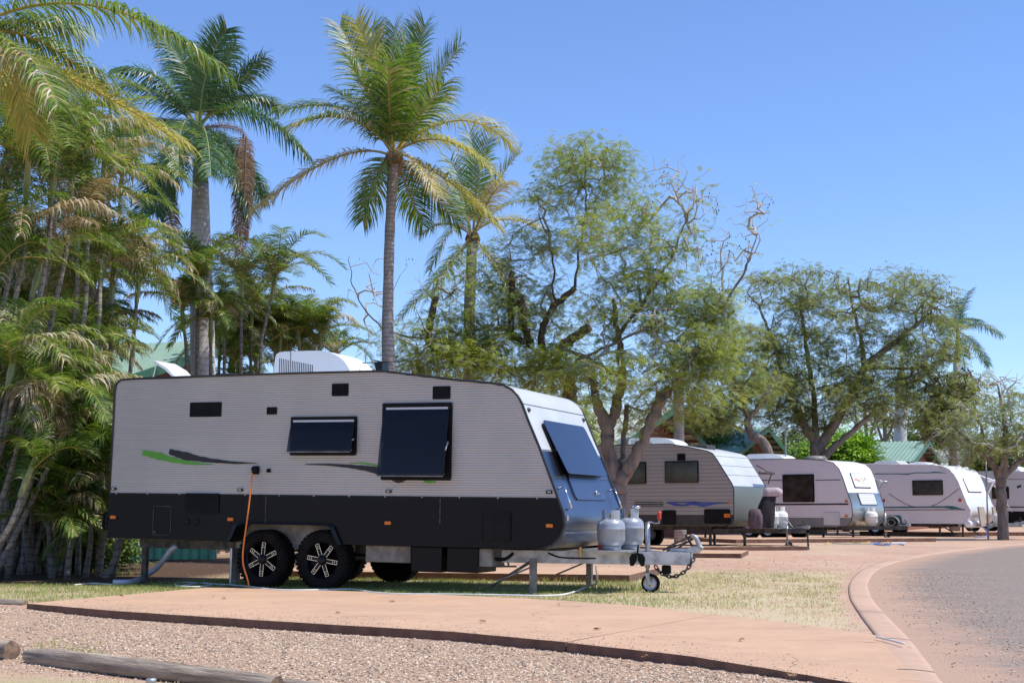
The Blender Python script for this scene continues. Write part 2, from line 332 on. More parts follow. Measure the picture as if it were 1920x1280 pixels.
# ------------------------------------------------------------------ ground
def sm(x, a, b): t = np.clip((x-a)/(b-a), 0, 1); return t*t*(3-2*t)
near_px = [(-260, 1105), (50, 1131), (220, 1145), (500, 1163), (850, 1184), (1060, 1203), (1300, 1230), (1600, 1279), (1760, 1310)]
near_w = np.array([gnd(x, y, .02)[:2] for x, y in near_px])
far_px = [(388, 1101), (560, 1105), (700, 1109), (1000, 1122), (1180, 1134), (1340, 1151), (1480, 1166), (1645, 1189)]
far_w = np.array([gnd(x, y, .02)[:2] for x, y in far_px])
kerb_px = [(2100, 1400), (1930, 1350), (1748, 1290), (1703, 1235), (1672, 1190), (1633, 1145), (1612, 1113), (1613, 1085), (1640, 1062), (1700, 1045), (1790, 1031), (1920, 1019), (2150, 1008), (2500, 1000)]
kerb_w = np.array([gnd(x, y, .02) for x, y in kerb_px])[:, :2]
kerb_c = crv([(a, b, 0) for a, b in kerb_w], 8)[:, :2]
def kx(y):  # kerb x at given y
    o = np.argsort(kerb_c[:, 1]); return np.interp(y, kerb_c[o, 1], kerb_c[o, 0])
def gheight(X, Y):
    o = np.argsort(near_w[:, 0]); yn = np.interp(X, near_w[o, 0], near_w[o, 1])
    d = (yn-Y)*.72       # >0 in front of the pad
    drop = .058*sm(d, -.25, -.02)*(1-sm(X, .9, 2.3)*.85)*(1-sm(-X, 4.2, 6.5)*.8)
    log_rise = .01*sm(9.6-Y-.35*(X+3.3), 0, .5)*sm(-X, .6, 1.2)
    und = .012*np.sin(X*2.1+Y*.7)*np.sin(Y*1.7-X*.4)*sm(d, .1, .5)
    return -drop+log_rise+und
def fbm(X, Y, s=1., seed=0):
    r = np.random.RandomState(seed); z = np.zeros_like(X)
    for k in range(5):
        a = r.rand(4)*6.3; f = s*1.9**k; z += np.sin(X*f+a[0]+1.3*np.sin(Y*f*.7+a[1]))*np.sin(Y*f*.9+a[2]+1.1*np.sin(X*f*.6+a[3]))/1.6**k
    return z
xs = np.unique(np.concatenate([np.linspace(-600, -40, 12), np.linspace(-40, -9, 40), np.arange(-9, 8, .14), np.linspace(8, 45, 50), np.linspace(45, 600, 12)]))
ys = np.unique(np.concatenate([np.linspace(-60, 5, 12), np.arange(5, 26, .14), np.linspace(26, 80, 110), np.linspace(80, 900, 14)]))
X, Y = np.meshgrid(xs, ys); Z = gheight(X, Y)
g = MB(); nx, ny = len(xs), len(ys); i = np.arange(ny-1)[:, None]*nx; j = np.arange(nx-1)[None]
g.quads(np.stack([X, Y, Z], -1).reshape(-1, 3), np.stack([i+j, i+j+1, i+nx+j+1, i+nx+j], -1).reshape(-1, 4))
def lawn_mask(X, Y):
    o = np.argsort(near_w[:, 0]); yn = np.interp(X, near_w[o, 0], near_w[o, 1]); n = fbm(X, Y, 1.1, 3)
    m = sm(Y-yn, 0, .8)*(1-sm(Y+.9*n, 21.5, 27))*(1-sm(X-kx(Y), -.35, -.15))
    m *= 1-.9*sm(-X, 3.2, 5.0)*sm(Y, 20.4, 21.2)
    low = sm(9.75-Y-.40*(X+3.3), .0, .3)*sm(-X, .2, .9)
    return np.clip(np.maximum(m, low*.8)+.5*sm(Y, 27, 30)*(n > .35), 0, 1)
def gravel_mask(X, Y):
    o = np.argsort(near_w[:, 0]); yn = np.interp(X, near_w[o, 0], near_w[o, 1])
    return sm(yn-Y, -.1, .15)*(1-sm(9.75-Y-.40*(X+3.3), -.1, .15)*sm(-X, .2, .9))*(1-sm(X-kx(Y), -.3, -.2))
def mulch_mask(X, Y): return sm(-X+.18*(Y-20), 4.6, 5.6)*sm(Y, 19.3, 20.3)*(1-sm(Y, 30, 34))
def straw_mask(X, Y): return np.clip(sm(X+.5*fbm(X, Y, 1.5, 9), -.2, 1.6)*.9+.25*(fbm(X, Y, 3, 5) > .3), 0, 1)
gmat, nt, out = newmat('ground_soil')
b = N(nt, 'ShaderNodeBsdfPrincipled', i_Roughness=.95); oc = coord(nt); b.inputs['Specular IOR Level'].default_value = .15
n1 = noise(nt, .55, 8, .65, oc); n2 = noise(nt, 6, 8, .7, oc); n3 = noise(nt, 70, 4, .7, oc)
dirt = mix(nt, ramp(nt, n1, [(.35, 0.), (.65, 1.)]), (.52,.335,.24), (.45,.25,.165))
dirt = mix(nt, ramp(nt, n2, [(.45, 0.), (.7, 1.)]), dirt, (.60,.47,.37)); dirt = mix(nt, ramp(nt, noise(nt, .23, 6, .7, oc), [(.45, 0.), (.62, .55)]), dirt, (.40,.27,.20)); dirt = mix(nt, ramp(nt, n3, [(.5, 0.), (.75, .6)]), dirt, (.24,.15,.11))
def att(n): a = nt.nodes.new('ShaderNodeAttribute'); a.attribute_name = n; return a.outputs['Fac']
grs = mix(nt, ramp(nt, noise(nt, 25, 6, .7, oc), [(.35, 0.), (.65, 1.)]), (.30,.28,.13), (.50,.42,.25))
grs2 = mix(nt, att('straw'), grs, mix(nt, n2, (.60,.50,.33), (.48,.39,.25)))
f1 = math_(nt, 'MULTIPLY', att('lawn'), ramp(nt, noise(nt, 1.7, 8, .75, oc), [(.36, .15), (.56, 1.)])); c = mix(nt, f1, dirt, grs2)
grv = mix(nt, n2, (.38,.26,.18), (.46,.32,.22)); c = mix(nt, att('gravel'), c, grv)
c = mix(nt, att('mulch'), c, mix(nt, n2, (.13,.075,.05), (.06,.04,.03)))
nt.links.new(c, b.inputs['Base Color']); hh_ = math_(nt, 'ADD', n2, math_(nt, 'MULTIPLY', n3, .5)); nt.links.new(bump(nt, hh_, .6, .03), b.inputs['Normal']); nt.links.new(b.outputs[0], out.inputs[0])
go = g.build('ground', gmat, smooth=True, fix=False); tag(go, kind='structure')
for nm, fn in (('lawn', lawn_mask), ('straw', straw_mask), ('gravel', gravel_mask), ('mulch', mulch_mask)):
    a = go.data.attributes.new(nm, 'FLOAT', 'POINT'); a.data.foreach_set('value', fn(X, Y).reshape(-1).astype(np.float32))
# road
amat, nt, out = newmat('asphalt'); b = N(nt, 'ShaderNodeBsdfPrincipled', i_Roughness=.9); oc = coord(nt); b.inputs['Specular IOR Level'].default_value = .2
n1 = noise(nt, .8, 7, .65, oc); v = N(nt, 'ShaderNodeTexVoronoi', i_Scale=55.); nt.links.new(oc, v.inputs['Vector'])
agg = ramp(nt, v.outputs['Color'], [(.0, (.10,.08,.068)), (.5, (.23,.18,.155)), (1., (.46,.38,.32))])
c = mix(nt, ramp(nt, n1, [(.35, 0.), (.7, .5)]), agg, (.185,.145,.122))
c = mix(nt, .35, c, (.27,.215,.18))
dd = math_(nt, 'ADD', att('edge'), math_(nt, 'MULTIPLY', math_(nt, 'SUBTRACT', noise(nt, 1.1, 10, .8, oc), .5), 1.9))
red = mix(nt, noise(nt, 30, 6, .7, oc), (.46,.31,.22), (.38,.25,.18)); c = mix(nt, ramp(nt, dd, [(.25, 1.), (.85, 0.)]), c, red)
nt.links.new(c, b.inputs['Base Color']); nt.links.new(bump(nt, v.outputs['Distance'], .5, .01), b.inputs['Normal']); nt.links.new(b.outputs[0], out.inputs[0])
kc = kerb_c; T = nrm(np.gradient(kc, axis=0)); Nr = np.stack([T[:, 1], -T[:, 0]], 1)   # right side of travel (towards the road)
offs = [.1, .35, .6, .9, 1.3, 1.9, 2.7, 4., 7., 12., 20., 40., 90.]; fan = np.array([60., 8.])
r_ = MB(); V = []; E_ = []
for o_ in offs:
    q = kc+Nr*o_
    if o_ > 2.7: w_ = min(1, (o_-2.7)/30); q = (kc+Nr*2.7)*(1-w_)+w_*(kc+np.array([o_*.95, -o_*.25]))+(Nr*(o_-2.7))*(1-w_)*.3
    V += [(a, b_, .004) for a, b_ in q]; E_ += [min(1, o_/ (1.15))]*len(kc)
n = len(kc); r_.quads(V, [(k*n+i, k*n+i+1, (k+1)*n+i+1, (k+1)*n+i) for k in range(len(offs)-1) for i in range(n-1)])
ro = r_.build('road', amat, smooth=True, fix=False); tag(ro, kind='structure')
a = ro.data.attributes.new('edge', 'FLOAT', 'POINT'); a.data.foreach_set('value', np.array(E_, np.float32))
# kerb
prof = [(-.13, -.02), (-.125, .014), (-.09, .020), (.0, .019), (.08, .012), (.125, .006), (.13, -.02)]
kb = MB(); m = len(prof); V = [(kc[i, 0]+Nr[i, 0]*a, kc[i, 1]+Nr[i, 1]*a, z) for i in range(n) for a, z in prof]
cum = np.concatenate([[0], np.cumsum(np.linalg.norm(np.diff(kc, axis=0), axis=1))])
kb.quads(V, [(i*m+k, i*m+k+1, (i+1)*m+k+1, (i+1)*m+k) for i in range(n-1) for k in range(m-1)])
for px, py in ((1612, 1112), (1640, 1061), (1752, 1036), (1672, 1190), (1880, 1022), (1630, 1142), (1690, 1047), (1720, 1250)):
    p = gnd(px, py, .04)[:2]; i0 = int(np.argmin(((kc-p)**2).sum(1))); t = T[i0]; nn = Nr[i0]; c0 = kc[i0]
    for (a, z), (a2, z2) in zip(prof[1:-1], prof[2:]):
        q = [c0+nn*a-t*.012, c0+nn*a2-t*.012, c0+nn*a2+t*.012, c0+nn*a+t*.012]; kb.poly([(*q[0], z+.003), (*q[1], z2+.003), (*q[2], z2+.003), (*q[3], z+.003)], 1)
tag(kb.build('kerb', [M['kerb'], M['joint']], smooth=True, fix=False), kind='structure')
# foreground pad in bays with open joints
def padpoly(P, ztop, zbot, mats, name='concrete_pad'):
    mb = MB(); n = len(P); mb.poly([(x, y, ztop) for x, y in P], 0)
    for i in range(n):
        a, b_ = P[i], P[(i+1) % n]; mb.poly([(a[0], a[1], ztop), (a[0], a[1], zbot), (b_[0], b_[1], zbot), (b_[0], b_[1], ztop)], 1)
    return tag(mb.build(name, mats), kind='structure')
def G2(p): return gnd(p[0], p[1], .02)[:2]
def wob(a, b_, amp=.008, n=10):
    t = np.linspace(0, 1, n)[:, None]; P = a+(b_-a)*t; return [p+np.random.RandomState(int(abs(p[0]*997))).randn(2)*amp for p in P]
def poly_chain(pts, amp): 
    out = []
    for a, b_ in zip(pts[:-1], pts[1:]): out += [tuple(p) for p in wob(np.array(a), np.array(b_), amp, 9)[:-1]]
    return out+[tuple(pts[-1])]
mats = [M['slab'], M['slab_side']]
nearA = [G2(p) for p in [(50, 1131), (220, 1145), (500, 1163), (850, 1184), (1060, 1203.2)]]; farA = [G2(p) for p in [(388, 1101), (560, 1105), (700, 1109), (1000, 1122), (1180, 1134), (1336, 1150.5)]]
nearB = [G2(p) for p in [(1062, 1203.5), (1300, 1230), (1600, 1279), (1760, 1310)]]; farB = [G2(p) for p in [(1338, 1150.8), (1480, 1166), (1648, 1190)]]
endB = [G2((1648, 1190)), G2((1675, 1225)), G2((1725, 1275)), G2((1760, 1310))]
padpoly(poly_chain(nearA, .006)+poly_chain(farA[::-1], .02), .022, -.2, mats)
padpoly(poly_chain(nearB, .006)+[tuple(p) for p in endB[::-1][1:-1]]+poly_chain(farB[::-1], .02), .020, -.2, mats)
# pads between the caravans
def pad(pa, pb, depth, h=.10, z=.0, ang=None):
    A = np.array(gnd(*pa)[:2]); B = np.array(gnd(*pb)[:2]); d = nrm(B-A); nn = np.array([-d[1], d[0]])
    if nn[1] < 0: nn = -nn
    padpoly([tuple(A), tuple(B), tuple(B+nn*depth), tuple(A+nn*depth)], h, -.1, mats)
pad((520, 1083), (1180, 1092), 2.6, .11); pad((1120, 1044), (1390, 1046), 2.6, .10)
pad((1230, 1033), (1515, 1031), 2.6, .10); pad((1380, 1018), (1755, 1015), 2.6, .12); pad((1640, 1004), (2000, 1004), 2.5, .15)
# ------------------------------------------------------------------ caravans
class Van:
    def __init__(s, name, px, d, phi, L, W, tilt, label, z=0., group='caravans parked side by side'):
        X = (px-960)/F*d; p = math.radians(phi); s.W = W; t = math.radians(tilt)
        s.O = np.array([X-L*math.cos(p), d+L*math.sin(p), z])
        Rz = np.array([[math.cos(p), math.sin(p), 0], [-math.sin(p), math.cos(p), 0], [0, 0, 1]])
        Ry = np.array([[math.cos(t), 0, math.sin(t)], [0, 1, 0], [-math.sin(t), 0, math.cos(t)]])
        s.R = Rz@Ry
        s.root = empty(name, s.O, label, 'caravan', group, (0, t, -p))
    def loc(s, px, py, v=0., axis=1):
        c = s.R.T@(np.array([0, 0, CZ])-s.O); r = s.R.T@ray(px, py); k = (v-c[axis])/r[axis]; return c+k*r
    def uw(s, px, py, v=0.): c = s.loc(px, py, v); return (c[0], c[2])
    def world(s, p): return s.O+s.R@np.array(p, float)
    def local_z(s, x, y, zw=0.):   # local w at which world z = zw
        return (zw-s.O[2]-s.R[2, 0]*x)/s.R[2, 2]
    def rect(s, x0, y0, x1, y1, v=0.):
        m = (y0+y1)/2; n = (x0+x1)/2
        return s.uw(x0, m, v)[0], s.uw(x1, m, v)[0], s.uw(n, y1, v)[1], s.uw(n, y0, v)[1]
    def P(s, mb, name, mat, **k): return mb.build(name, mat, s.root, **k)
def extent(poly, w):
    xs = []
    n = len(poly)
    for i in range(n):
        (a, b), (c, d) = poly[i], poly[(i+1) % n]
        if (b-w)*(d-w) <= 0 and b != d: xs.append(a+(c-a)*(w-b)/(d-b))
    return (min(xs), max(xs)) if len(xs) >= 2 else None
def clip_low(poly, w):   # keep part below w
    out = []
    n = len(poly)
    for i in range(n):
        a, b = poly[i], poly[(i+1) % n]
        if a[1] <= w: out.append(a)
        if (a[1]-w)*(b[1]-w) < 0:
            t = (w-a[1])/(b[1]-a[1]); out.append((a[0]+t*(b[0]-a[0]), w))
    return out
def ribwall(van, poly, w0, w1, pitch, depth, mat, side):
    mb = MB(); sgn = -1 if side == 0 else 1; v0 = 0 if side == 0 else van.W
    ws = []; w = w0
    while w < w1-.004: ws.append(w); w += pitch/5
    ws.append(w1-.003); rows = []; offs = []
    for w in ws:
        e = extent(poly, w)
        if e is None: continue
        ph = ((w-w0)/pitch) % 1; o = depth*(math.sin(math.pi*ph)**.6 if ph > .001 else 0)
        rows += [(e[0], v0+sgn*o, w), (e[1], v0+sgn*o, w)]
    n = len(rows)//2; q = [(2*i, 2*i+1, 2*i+3, 2*i+2) for i in range(n-1)]
    mb.quads(rows, q); return van.P(mb, 'wall_cladding', mat, smooth=True)
def flatwall(van, poly, mats, v, belt=None, name='wall_cladding'):
    mb = MB()
    ws = sorted({p[1] for p in poly}); pts = [(u, v, w) for u, w in poly]
    mb.poly(pts, 0); return van.P(mb, name, mats)
def skin(van, pts, mats, name, v0=0., v1=None, thick=.0):
    mb = MB(); v1 = van.W if v1 is None else v1
    n = len(pts); V = [(u, v0, w) for u, w in pts]+[(u, v1, w) for u, w in pts]
    mb.quads(V, [(i, i+1, n+i+1, n+i) for i in range(n-1)]); return van.P(mb, name, mats, smooth=True)
def trim(van, pts, r, mat, name='edge_trim', sides=(0,), closed=False):
    for sd in sides:
        mb = MB(); v = -r*.4 if sd == 0 else van.W+r*.4
        P = [(u, v, w) for u, w in pts]; mb.tube(P, r, 6); van.P(mb, name, mat, smooth=True)
def window(van, R, ang=0., fr=.035, v=0., rad=.05, pane='pane', blind=True, proud=.03, bars=False, name='window', framemat='black'):
    u0, u1, w0, w1 = R; mb = MB(); mb.prism(rrect(u0, u1, w0, w1, rad), v+.002, v-proud*.55)
    # raised rim
    for a, b, c, d in ((u0, u1, w1-fr, w1), (u0, u1, w0, w0+fr)): mb.prism(rrect(a, b, c, d, min(rad, fr*.45)), v-proud*.55, v-proud)
    for a, b, c, d in ((u0+.002, u0+fr, w0+fr, w1-fr), (u1-fr, u1-.002, w0+fr, w1-fr)): mb.prism([(a, c), (b, c), (b, d), (a, d)], v-proud*.55, v-proud+.001)
    f = van.P(mb, name, M[framemat])
    if blind:
        b = MB(); b.box((u0+fr*1.2, v-proud-.006, w1-fr-.036), (u1-fr*1.1, v-proud+.004, w1-fr-.008)); b.build('hinge_rail', M['blind'], f)
        if ang: b = MB(); b.box((u0+fr*2.5, v-proud*.55-.004, w0+fr+.015), (u1-fr*1.8, v-proud*.55-.001, w0+fr+.04)); b.build('blind_rail', M['galvdull'], f)
    h = w1-w0-fr*1.2; a = math.radians(ang); top = w1-fr*.8
    if blind and ang: top = w1-fr-.036; h = top-w0-fr*.7
    if 1: vo = v-proud-.004; U0, U1 = u0+fr*.55, u1-fr*.55
    mb = MB(); n = 6; th = .006; V = []
    for i in range(n+1):   # slightly bowed acrylic
        k = i/n; bow = .012*math.sin(math.pi*k) if ang else .004*math.sin(math.pi*k); dn = h*k*math.cos(a); ou = h*k*math.sin(a)+bow
        V += [(U0, vo-ou, top-dn), (U1, vo-ou, top-dn)]
    Vb = [(x, y-th, z-.001) for x, y, z in V]; m = len(V)
    q = [(2*i, 2*i+1, 2*i+3, 2*i+2) for i in range(n)]+[(m+2*i, m+2*i+2, m+2*i+3, m+2*i+1) for i in range(n)]+[(0, 2, m+2, m) for _ in range(1)]
    q += [(2*i, 2*i+2, m+2*i+2, m+2*i) for i in range(1, n)]+[(2*i+1, m+2*i+1, m+2*i+3, 2*i+3) for i in range(n)]+[(m-2, m-1, 2*m-1, 2*m-2), (0, m, m+1, 1)]
    mb.quads(V+Vb, q); pn = mb.build('pane', M[pane], f, smooth=False)
    if ang:
        e_ = MB(); e_.box((U0+.01, vo-h*math.sin(a)-.010, top-h*math.cos(a)-.006), (U1-.01, vo-h*math.sin(a)+.004, top-h*math.cos(a)+.008)); e_.build('pane_edge', M['galvdull'], f)
        for uu in (U0+.004, U1-.02):
            k = .62; p1 = (uu, vo-h*k*math.sin(a)+.01, top-h*k*math.cos(a)); p0 = (uu, vo+.01, top-h*.42-.05)
            s_ = MB(); s_.bar(p0, p1, .016, .014); s_.build('window_stay', M['blind'], f)
    return f
def grille(van, R, n, v=0., name='vent', proud=.015, vertical=False):
    u0, u1, w0, w1 = R; mb = MB(); mb.prism(rrect(u0, u1, w0, w1, .012, 2), v+.002, v-proud)
    for i in range(n):
        k = (i+.5)/n
        if vertical: mb.box((u0+(u1-u0)*(.06+.88*k)-.004, v-proud-.006, w0+.02), (u0+(u1-u0)*(.06+.88*k)+.004, v-proud+.001, w1-.02))
        else: mb.box((u0+.02, v-proud-.007, w0+(w1-w0)*(.08+.84*k)-.003), (u1-.02, v-proud+.001, w0+(w1-w0)*(.08+.84*k)+.003))
    return van.P(mb, name, M['black'])
def lampbox(van, px, py, w, h, mat, name, v=0., depth=.022):
    u, z = van.uw(px, py, v); f = MB(); f.prism(rrect(u-w/2, u+w/2, z-h/2, z+h/2, .006, 2), v+.002, v-depth); return van.P(f, name, M[mat])
def swoosh(van, px, wd, mat, v=-.012, name='stripe_decal'):
    C = crv([(*van.uw(x, y), 0) for x, y in px], 6)[:, :2]; n = len(C); W = np.interp(np.linspace(0, 1, n), np.linspace(0, 1, len(wd)), wd)
    T = nrm(np.gradient(C, axis=0)); Nn = np.stack([-T[:, 1], T[:, 0]], 1)
    rs = np.random.RandomState(5); jit = 1+.25*(rs.rand(n)-.5); A = C+Nn*(W*jit/2)[:, None]; B = C-Nn*(W*jit/2)[:, None]
    mb = MB(); V = [(a, v, b) for a, b in A]+[(a, v, b) for a, b in B]+[(a, v+.002, b) for a, b in A]+[(a, v+.002, b) for a, b in B]
    q = [(i, i+1, n+i+1, n+i) for i in range(n-1)]+[(2*n+i, 3*n+i, 3*n+i+1, 2*n+i+1) for i in range(n-1)]+[(i, 2*n+i, 2*n+i+1, i+1) for i in range(n-1)]+[(n+i, n+i+1, 3*n+i+1, 3*n+i) for i in range(n-1)]
    mb.quads(V, q); return van.P(mb, name, M[mat])
def wheel(van, u, vface, w, r, wd, rimr, fancy=True, side=1, rot=0):
    """side=1: face looks to -v"""
    s = side; e = empty('wheel', (0, 0, 0)); e.parent = van.root
    prof = [(rimr, .02), (rimr+.012, .0), (r*.80, -.012), (r*.93, .0), (r*.985, .03), (r, .06), (r, wd-.06), (r*.97, wd-.02), (r*.8, wd), (rimr, wd-.01)]
    mb = MB(); mb.lathe([(a, b*s) for a, b in prof], (u, vface, w), 'y', 40)
    for i in range(40):   # tread lugs
        t = i*2*math.pi/40
        for k, off in ((.045, 0), (wd-.075, .5)):
            tt = t+off*math.pi/20; c, sn = math.cos(tt), math.sin(tt)
            R = np.array([[c, 0, -sn], [0, 1, 0], [sn, 0, c]])
            mb.box((r-.012, s*k-.03 if s > 0 else s*k-.03, -.018), (r+.007, s*k+.035, .018), 0, R, (u, vface, w))
    mb.build('tyre', M['rubber'], e, smooth=False)
    mb = MB(); mb.lathe([(rimr+.004, .012*s), (rimr-.012, .03*s), (rimr-.02, .11*s), (.03, .12*s), (.0005, .12*s)], (u, vface, w), 'y', 32)
    rim = mb.build('rim', M['blackg'] if fancy else M['white'], e, smooth=True)
    if fancy:
        sp = MB(); ed = MB()
        for k in range(6):
            a = math.radians(rot+60*k); c, sn = math.cos(a), math.sin(a); R = np.array([[c, 0, -sn], [0, 1, 0], [sn, 0, c]]); cc = (u, vface, w)
            def B(t, x0, x1, z0, z1, y0, y1): t.box((x0, min(s*y0, s*y1), z0), (x1, max(s*y0, s*y1), z1), 0, R, cc)
            B(sp, .04, rimr-.004, -.030, .030, .03, .075)
            for z in (-.027, .021): B(ed, .065, rimr-.01, z, z+.006, .0265, .031)
            B(ed, rimr-.014, rimr-.008, -.021, .021, .0265, .031); B(ed, rimr-.075, rimr-.070, -.021, .021, .0265, .031)
            B(ed, rimr-.05, rimr-.038, -.006, .006, .022, .031)
        sp.build('spokes', M['blackg'], e); ed.build('spoke_edges', M['mach'], e)
    hb = MB(); hb.lathe([(.062, .06*s), (.058, .012*s), (.045, .0), (.0005, -.004*s)], (u, vface, w), 'y', 20); hb.build('hub_cap', M['blackg'] if fancy else M['galv'], e, smooth=True)
    return e
def jockey(van, u, v, wtop, wwheel, r=.115, handle=True, hm='red', crank=.14):
    e = empty('jockey_wheel', (0, 0, 0)); e.parent = van.root
    mb = MB(); mb.tube([(u, v, wwheel+.13), (u, v, .5)], .024, 12); mb.tube([(u, v, .38), (u, v, wtop)], .031, 14); mb.tube([(u, v, wtop), (u, v, wtop+.012)], .034, 14)
    mb.build('jockey_post', M['galv'], e, smooth=True)
    mb = MB(); mb.prism([(u-.03, wwheel+.14), (u+.03, wwheel+.14), (u+.06, wwheel-.01), (u+.02, wwheel-.02)], v-.045, v-.038); mb.prism([(u-.03, wwheel+.14), (u+.03, wwheel+.14), (u+.06, wwheel-.01), (u+.02, wwheel-.02)], v+.038, v+.045)
    mb.box((u-.03, v-.045, wwheel+.125), (u+.03, v+.045, wwheel+.14)); mb.build('fork', M['galv'], e)
    mb = MB(); mb.lathe([(r-.03, -.03), (r-.01, -.034), (r, -.02), (r, .02), (r-.01, .034), (r-.03, .03)], (u+.04, v, wwheel), 'y', 28); mb.build('tyre', M['rubber'], e, smooth=True)
    mb = MB(); mb.lathe([(r-.029, -.026), (r-.045, -.008), (.03, -.012), (.022, -.036), (.0005, -.036)], (u+.04, v, wwheel), 'y', 24); mb.lathe([(r-.029, .026), (r-.045, .008), (.03, .012), (.022, .036), (.0005, .036)], (u+.04, v, wwheel), 'y', 24)
    mb.build('rim', M['galv'], e, smooth=True)
    if handle:
        mb = MB(); mb.tube([(u, v, wtop+.02), (u+.04, v, wtop+.02), (u+crank*.7, v, wtop+.005), (u+crank, v, wtop+.015), (u+crank, v, wtop+.05)], .009, 8); h = mb.build('crank', M['galv'], e, smooth=True)
        mb = MB(); mb.lathe([(.0005, .045), (.022, .05), (.03, .075), (.022, .10), (.03, .125), (.026, .15), (.0005, .16)], (u+crank, v, wtop), 'z', 14); mb.build('knob', M[hm], e, smooth=True)
def drawbar(van, ufrom, uh, w0, w1, mat, t=.05, vin=.35, coup=True, vc=None):
    vc = vc or van.W/2
    mb = MB(); h = w1-w0; n = 1
    for sg in (-1, 1):
        a = (ufrom, vc+sg*(vc-vin)); b = (uh, vc+sg*.045); d = nrm(np.array([b[0]-a[0], b[1]-a[1]])); nn = np.array([-d[1], d[0]])*t/2
        P = [(a[0]-nn[0], a[1]-nn[1]), (b[0]-nn[0], b[1]-nn[1]), (b[0]+nn[0], b[1]+nn[1]), (a[0]+nn[0], a[1]+nn[1])]
        mb.prism(P, w0, w1, 0, 'z')
    mb.box((uh-.35, vc-.05, w1-.012), (uh+.02, vc+.05, w1+.006)); mb.box((ufrom+.5, vin+.25, w0+.02), (ufrom+.55, van.W-vin-.25, w1-.02)); mb.box((uh-.9, vc-.2, w0+.03), (uh-.86, vc+.2, w1-.02))
    van.P(mb, 'drawbar', mat, bevel=.004)
    if coup:
        mb = MB(); mb.box((uh-.26, vc-.035, w1+.006), (uh-.02, vc+.035, w1+.05)); mb.prism([(uh-.05, w1), (uh+.10, w1-.01), (uh+.14, w1+.03), (uh+.12, w1+.075), (uh+.05, w1+.085), (uh-.05, w1+.05)], vc-.04, vc+.04)
        van.P(mb, 'coupling', M['galv'], bevel=.008)
        mb = MB(); mb.tube([(uh+.02, vc, w1+.08), (uh-.06, vc, w1+.2), (uh-.055, vc, w1+.225)], [.016, .014, .02], 8); mb.tube([(uh-.03, vc, w1+.13), (uh-.36, vc-.02, w1+.02)], .012, 6); van.P(mb, 'handbrake', M['steeld'], smooth=True)
def chain(van, pts, link=.055, r=.008, mat='steeld'):
    P = crv(pts, 30); d = np.concatenate([[0], np.cumsum(np.linalg.norm(np.diff(P, axis=0), axis=1))]); L = d[-1]; mb = MB(); k = 0; s = 0
    while s+link < L:
        a = np.array([np.interp(s, d, P[:, i]) for i in range(3)]); b = np.array([np.interp(s+link, d, P[:, i]) for i in range(3)]); t = nrm(b-a)
        o = np.array([0, 1., 0]) if k % 2 else nrm(np.cross(t, [0, 1., 0])); o = nrm(o+.35*np.cross(t, o)); c = (a+b)/2; ang = np.linspace(0, 2*math.pi, 13)
        loop = [c+t*math.cos(x)*link*.62+o*math.sin(x)*link*.33 for x in ang]; mb.tube(loop, r, 5, cap=False); s += link*.86; k += 1
    return van.P(mb, 'safety_chain', M[mat], smooth=True)
def gas_bottle(name, loc, yaw, r, h, mat, label, cat='gas bottle', group=None, regulator=False):
    e = empty(name, loc, label, cat, group, (0, 0, yaw))
    mb = MB(); b = .035; H = h
    mb.lathe([(.0005, b), (r*.55, b+.005), (r*.88, b+.035), (r, b+.10), (r, H*.50), (r*1.02, H*.5+.004), (r*1.02, H*.5+.022), (r, H*.5+.026), (r, H*.60), (r*.96, H*.67), (r*.84, H*.73), (r*.64, H*.77), (r*.3, H*.79), (.0005, H*.8)], (0, 0, 0), 'z', 36)
    mb.build('bottle_body', mat, e, smooth=True)
    mb = MB(); mb.lathe([(r*.66, 0), (r*.7, 0), (r*.72, b+.03), (r*.68, b+.03)], (0, 0, 0), 'z', 28, close=True); mb.build('foot_ring', mat, e, smooth=True)
    mb = MB()
    th = np.radians(np.concatenate([np.linspace(150, 250, 7), np.linspace(290, 400, 7)])); R = r*.60
    for seg in (th[:7], th[7:]):
        V = []
        for t in seg:
            for rr in (R, R+.006): V += [(rr*math.cos(t), rr*math.sin(t), H*.77), (rr*math.cos(t), rr*math.sin(t), H)]
        q = []
        for i in range(6):
            a = 4*i; c = a+4; q += [(a, c, c+1, a+1), (a+2, a+3, c+3, c+2), (a+1, c+1, c+3, a+3), (a, a+2, c+2, c)]
        q += [(0, 1, 3, 2), (24, 26, 27, 25)]; mb.quads(V, q)
    mb.build('collar', mat, e)
    mb = MB(); mb.lathe([(.018, H*.78), (.018, H*.86), (.028, H*.86), (.028, H*.9), (.016, H*.93), (.0005, H*.93)], (0, 0, 0), 'z', 14); mb.tube([(0, 0, H*.85), (.05, -.02, H*.85)], .012, 8); v = mb.build('valve', M['brass'], e, smooth=True)
    if regulator:
        mb = MB(); mb.lathe([(.0005, -.02), (.05, -.018), (.055, 0), (.05, .018), (.0005, .02)], (.09, -.02, H*1.04), 'z', 20); mb.build('regulator', M['chrome'], e, smooth=True)
        mb = MB(); mb.tube(crv([(.09, -.02, H*1.02), (.06, 0, H*.9), (-.05, .03, H*.84), (-.2, .06, H*.8)], 6), .008, 6); mb.build('gas_hose', M['brass'], e, smooth=True)
    return e
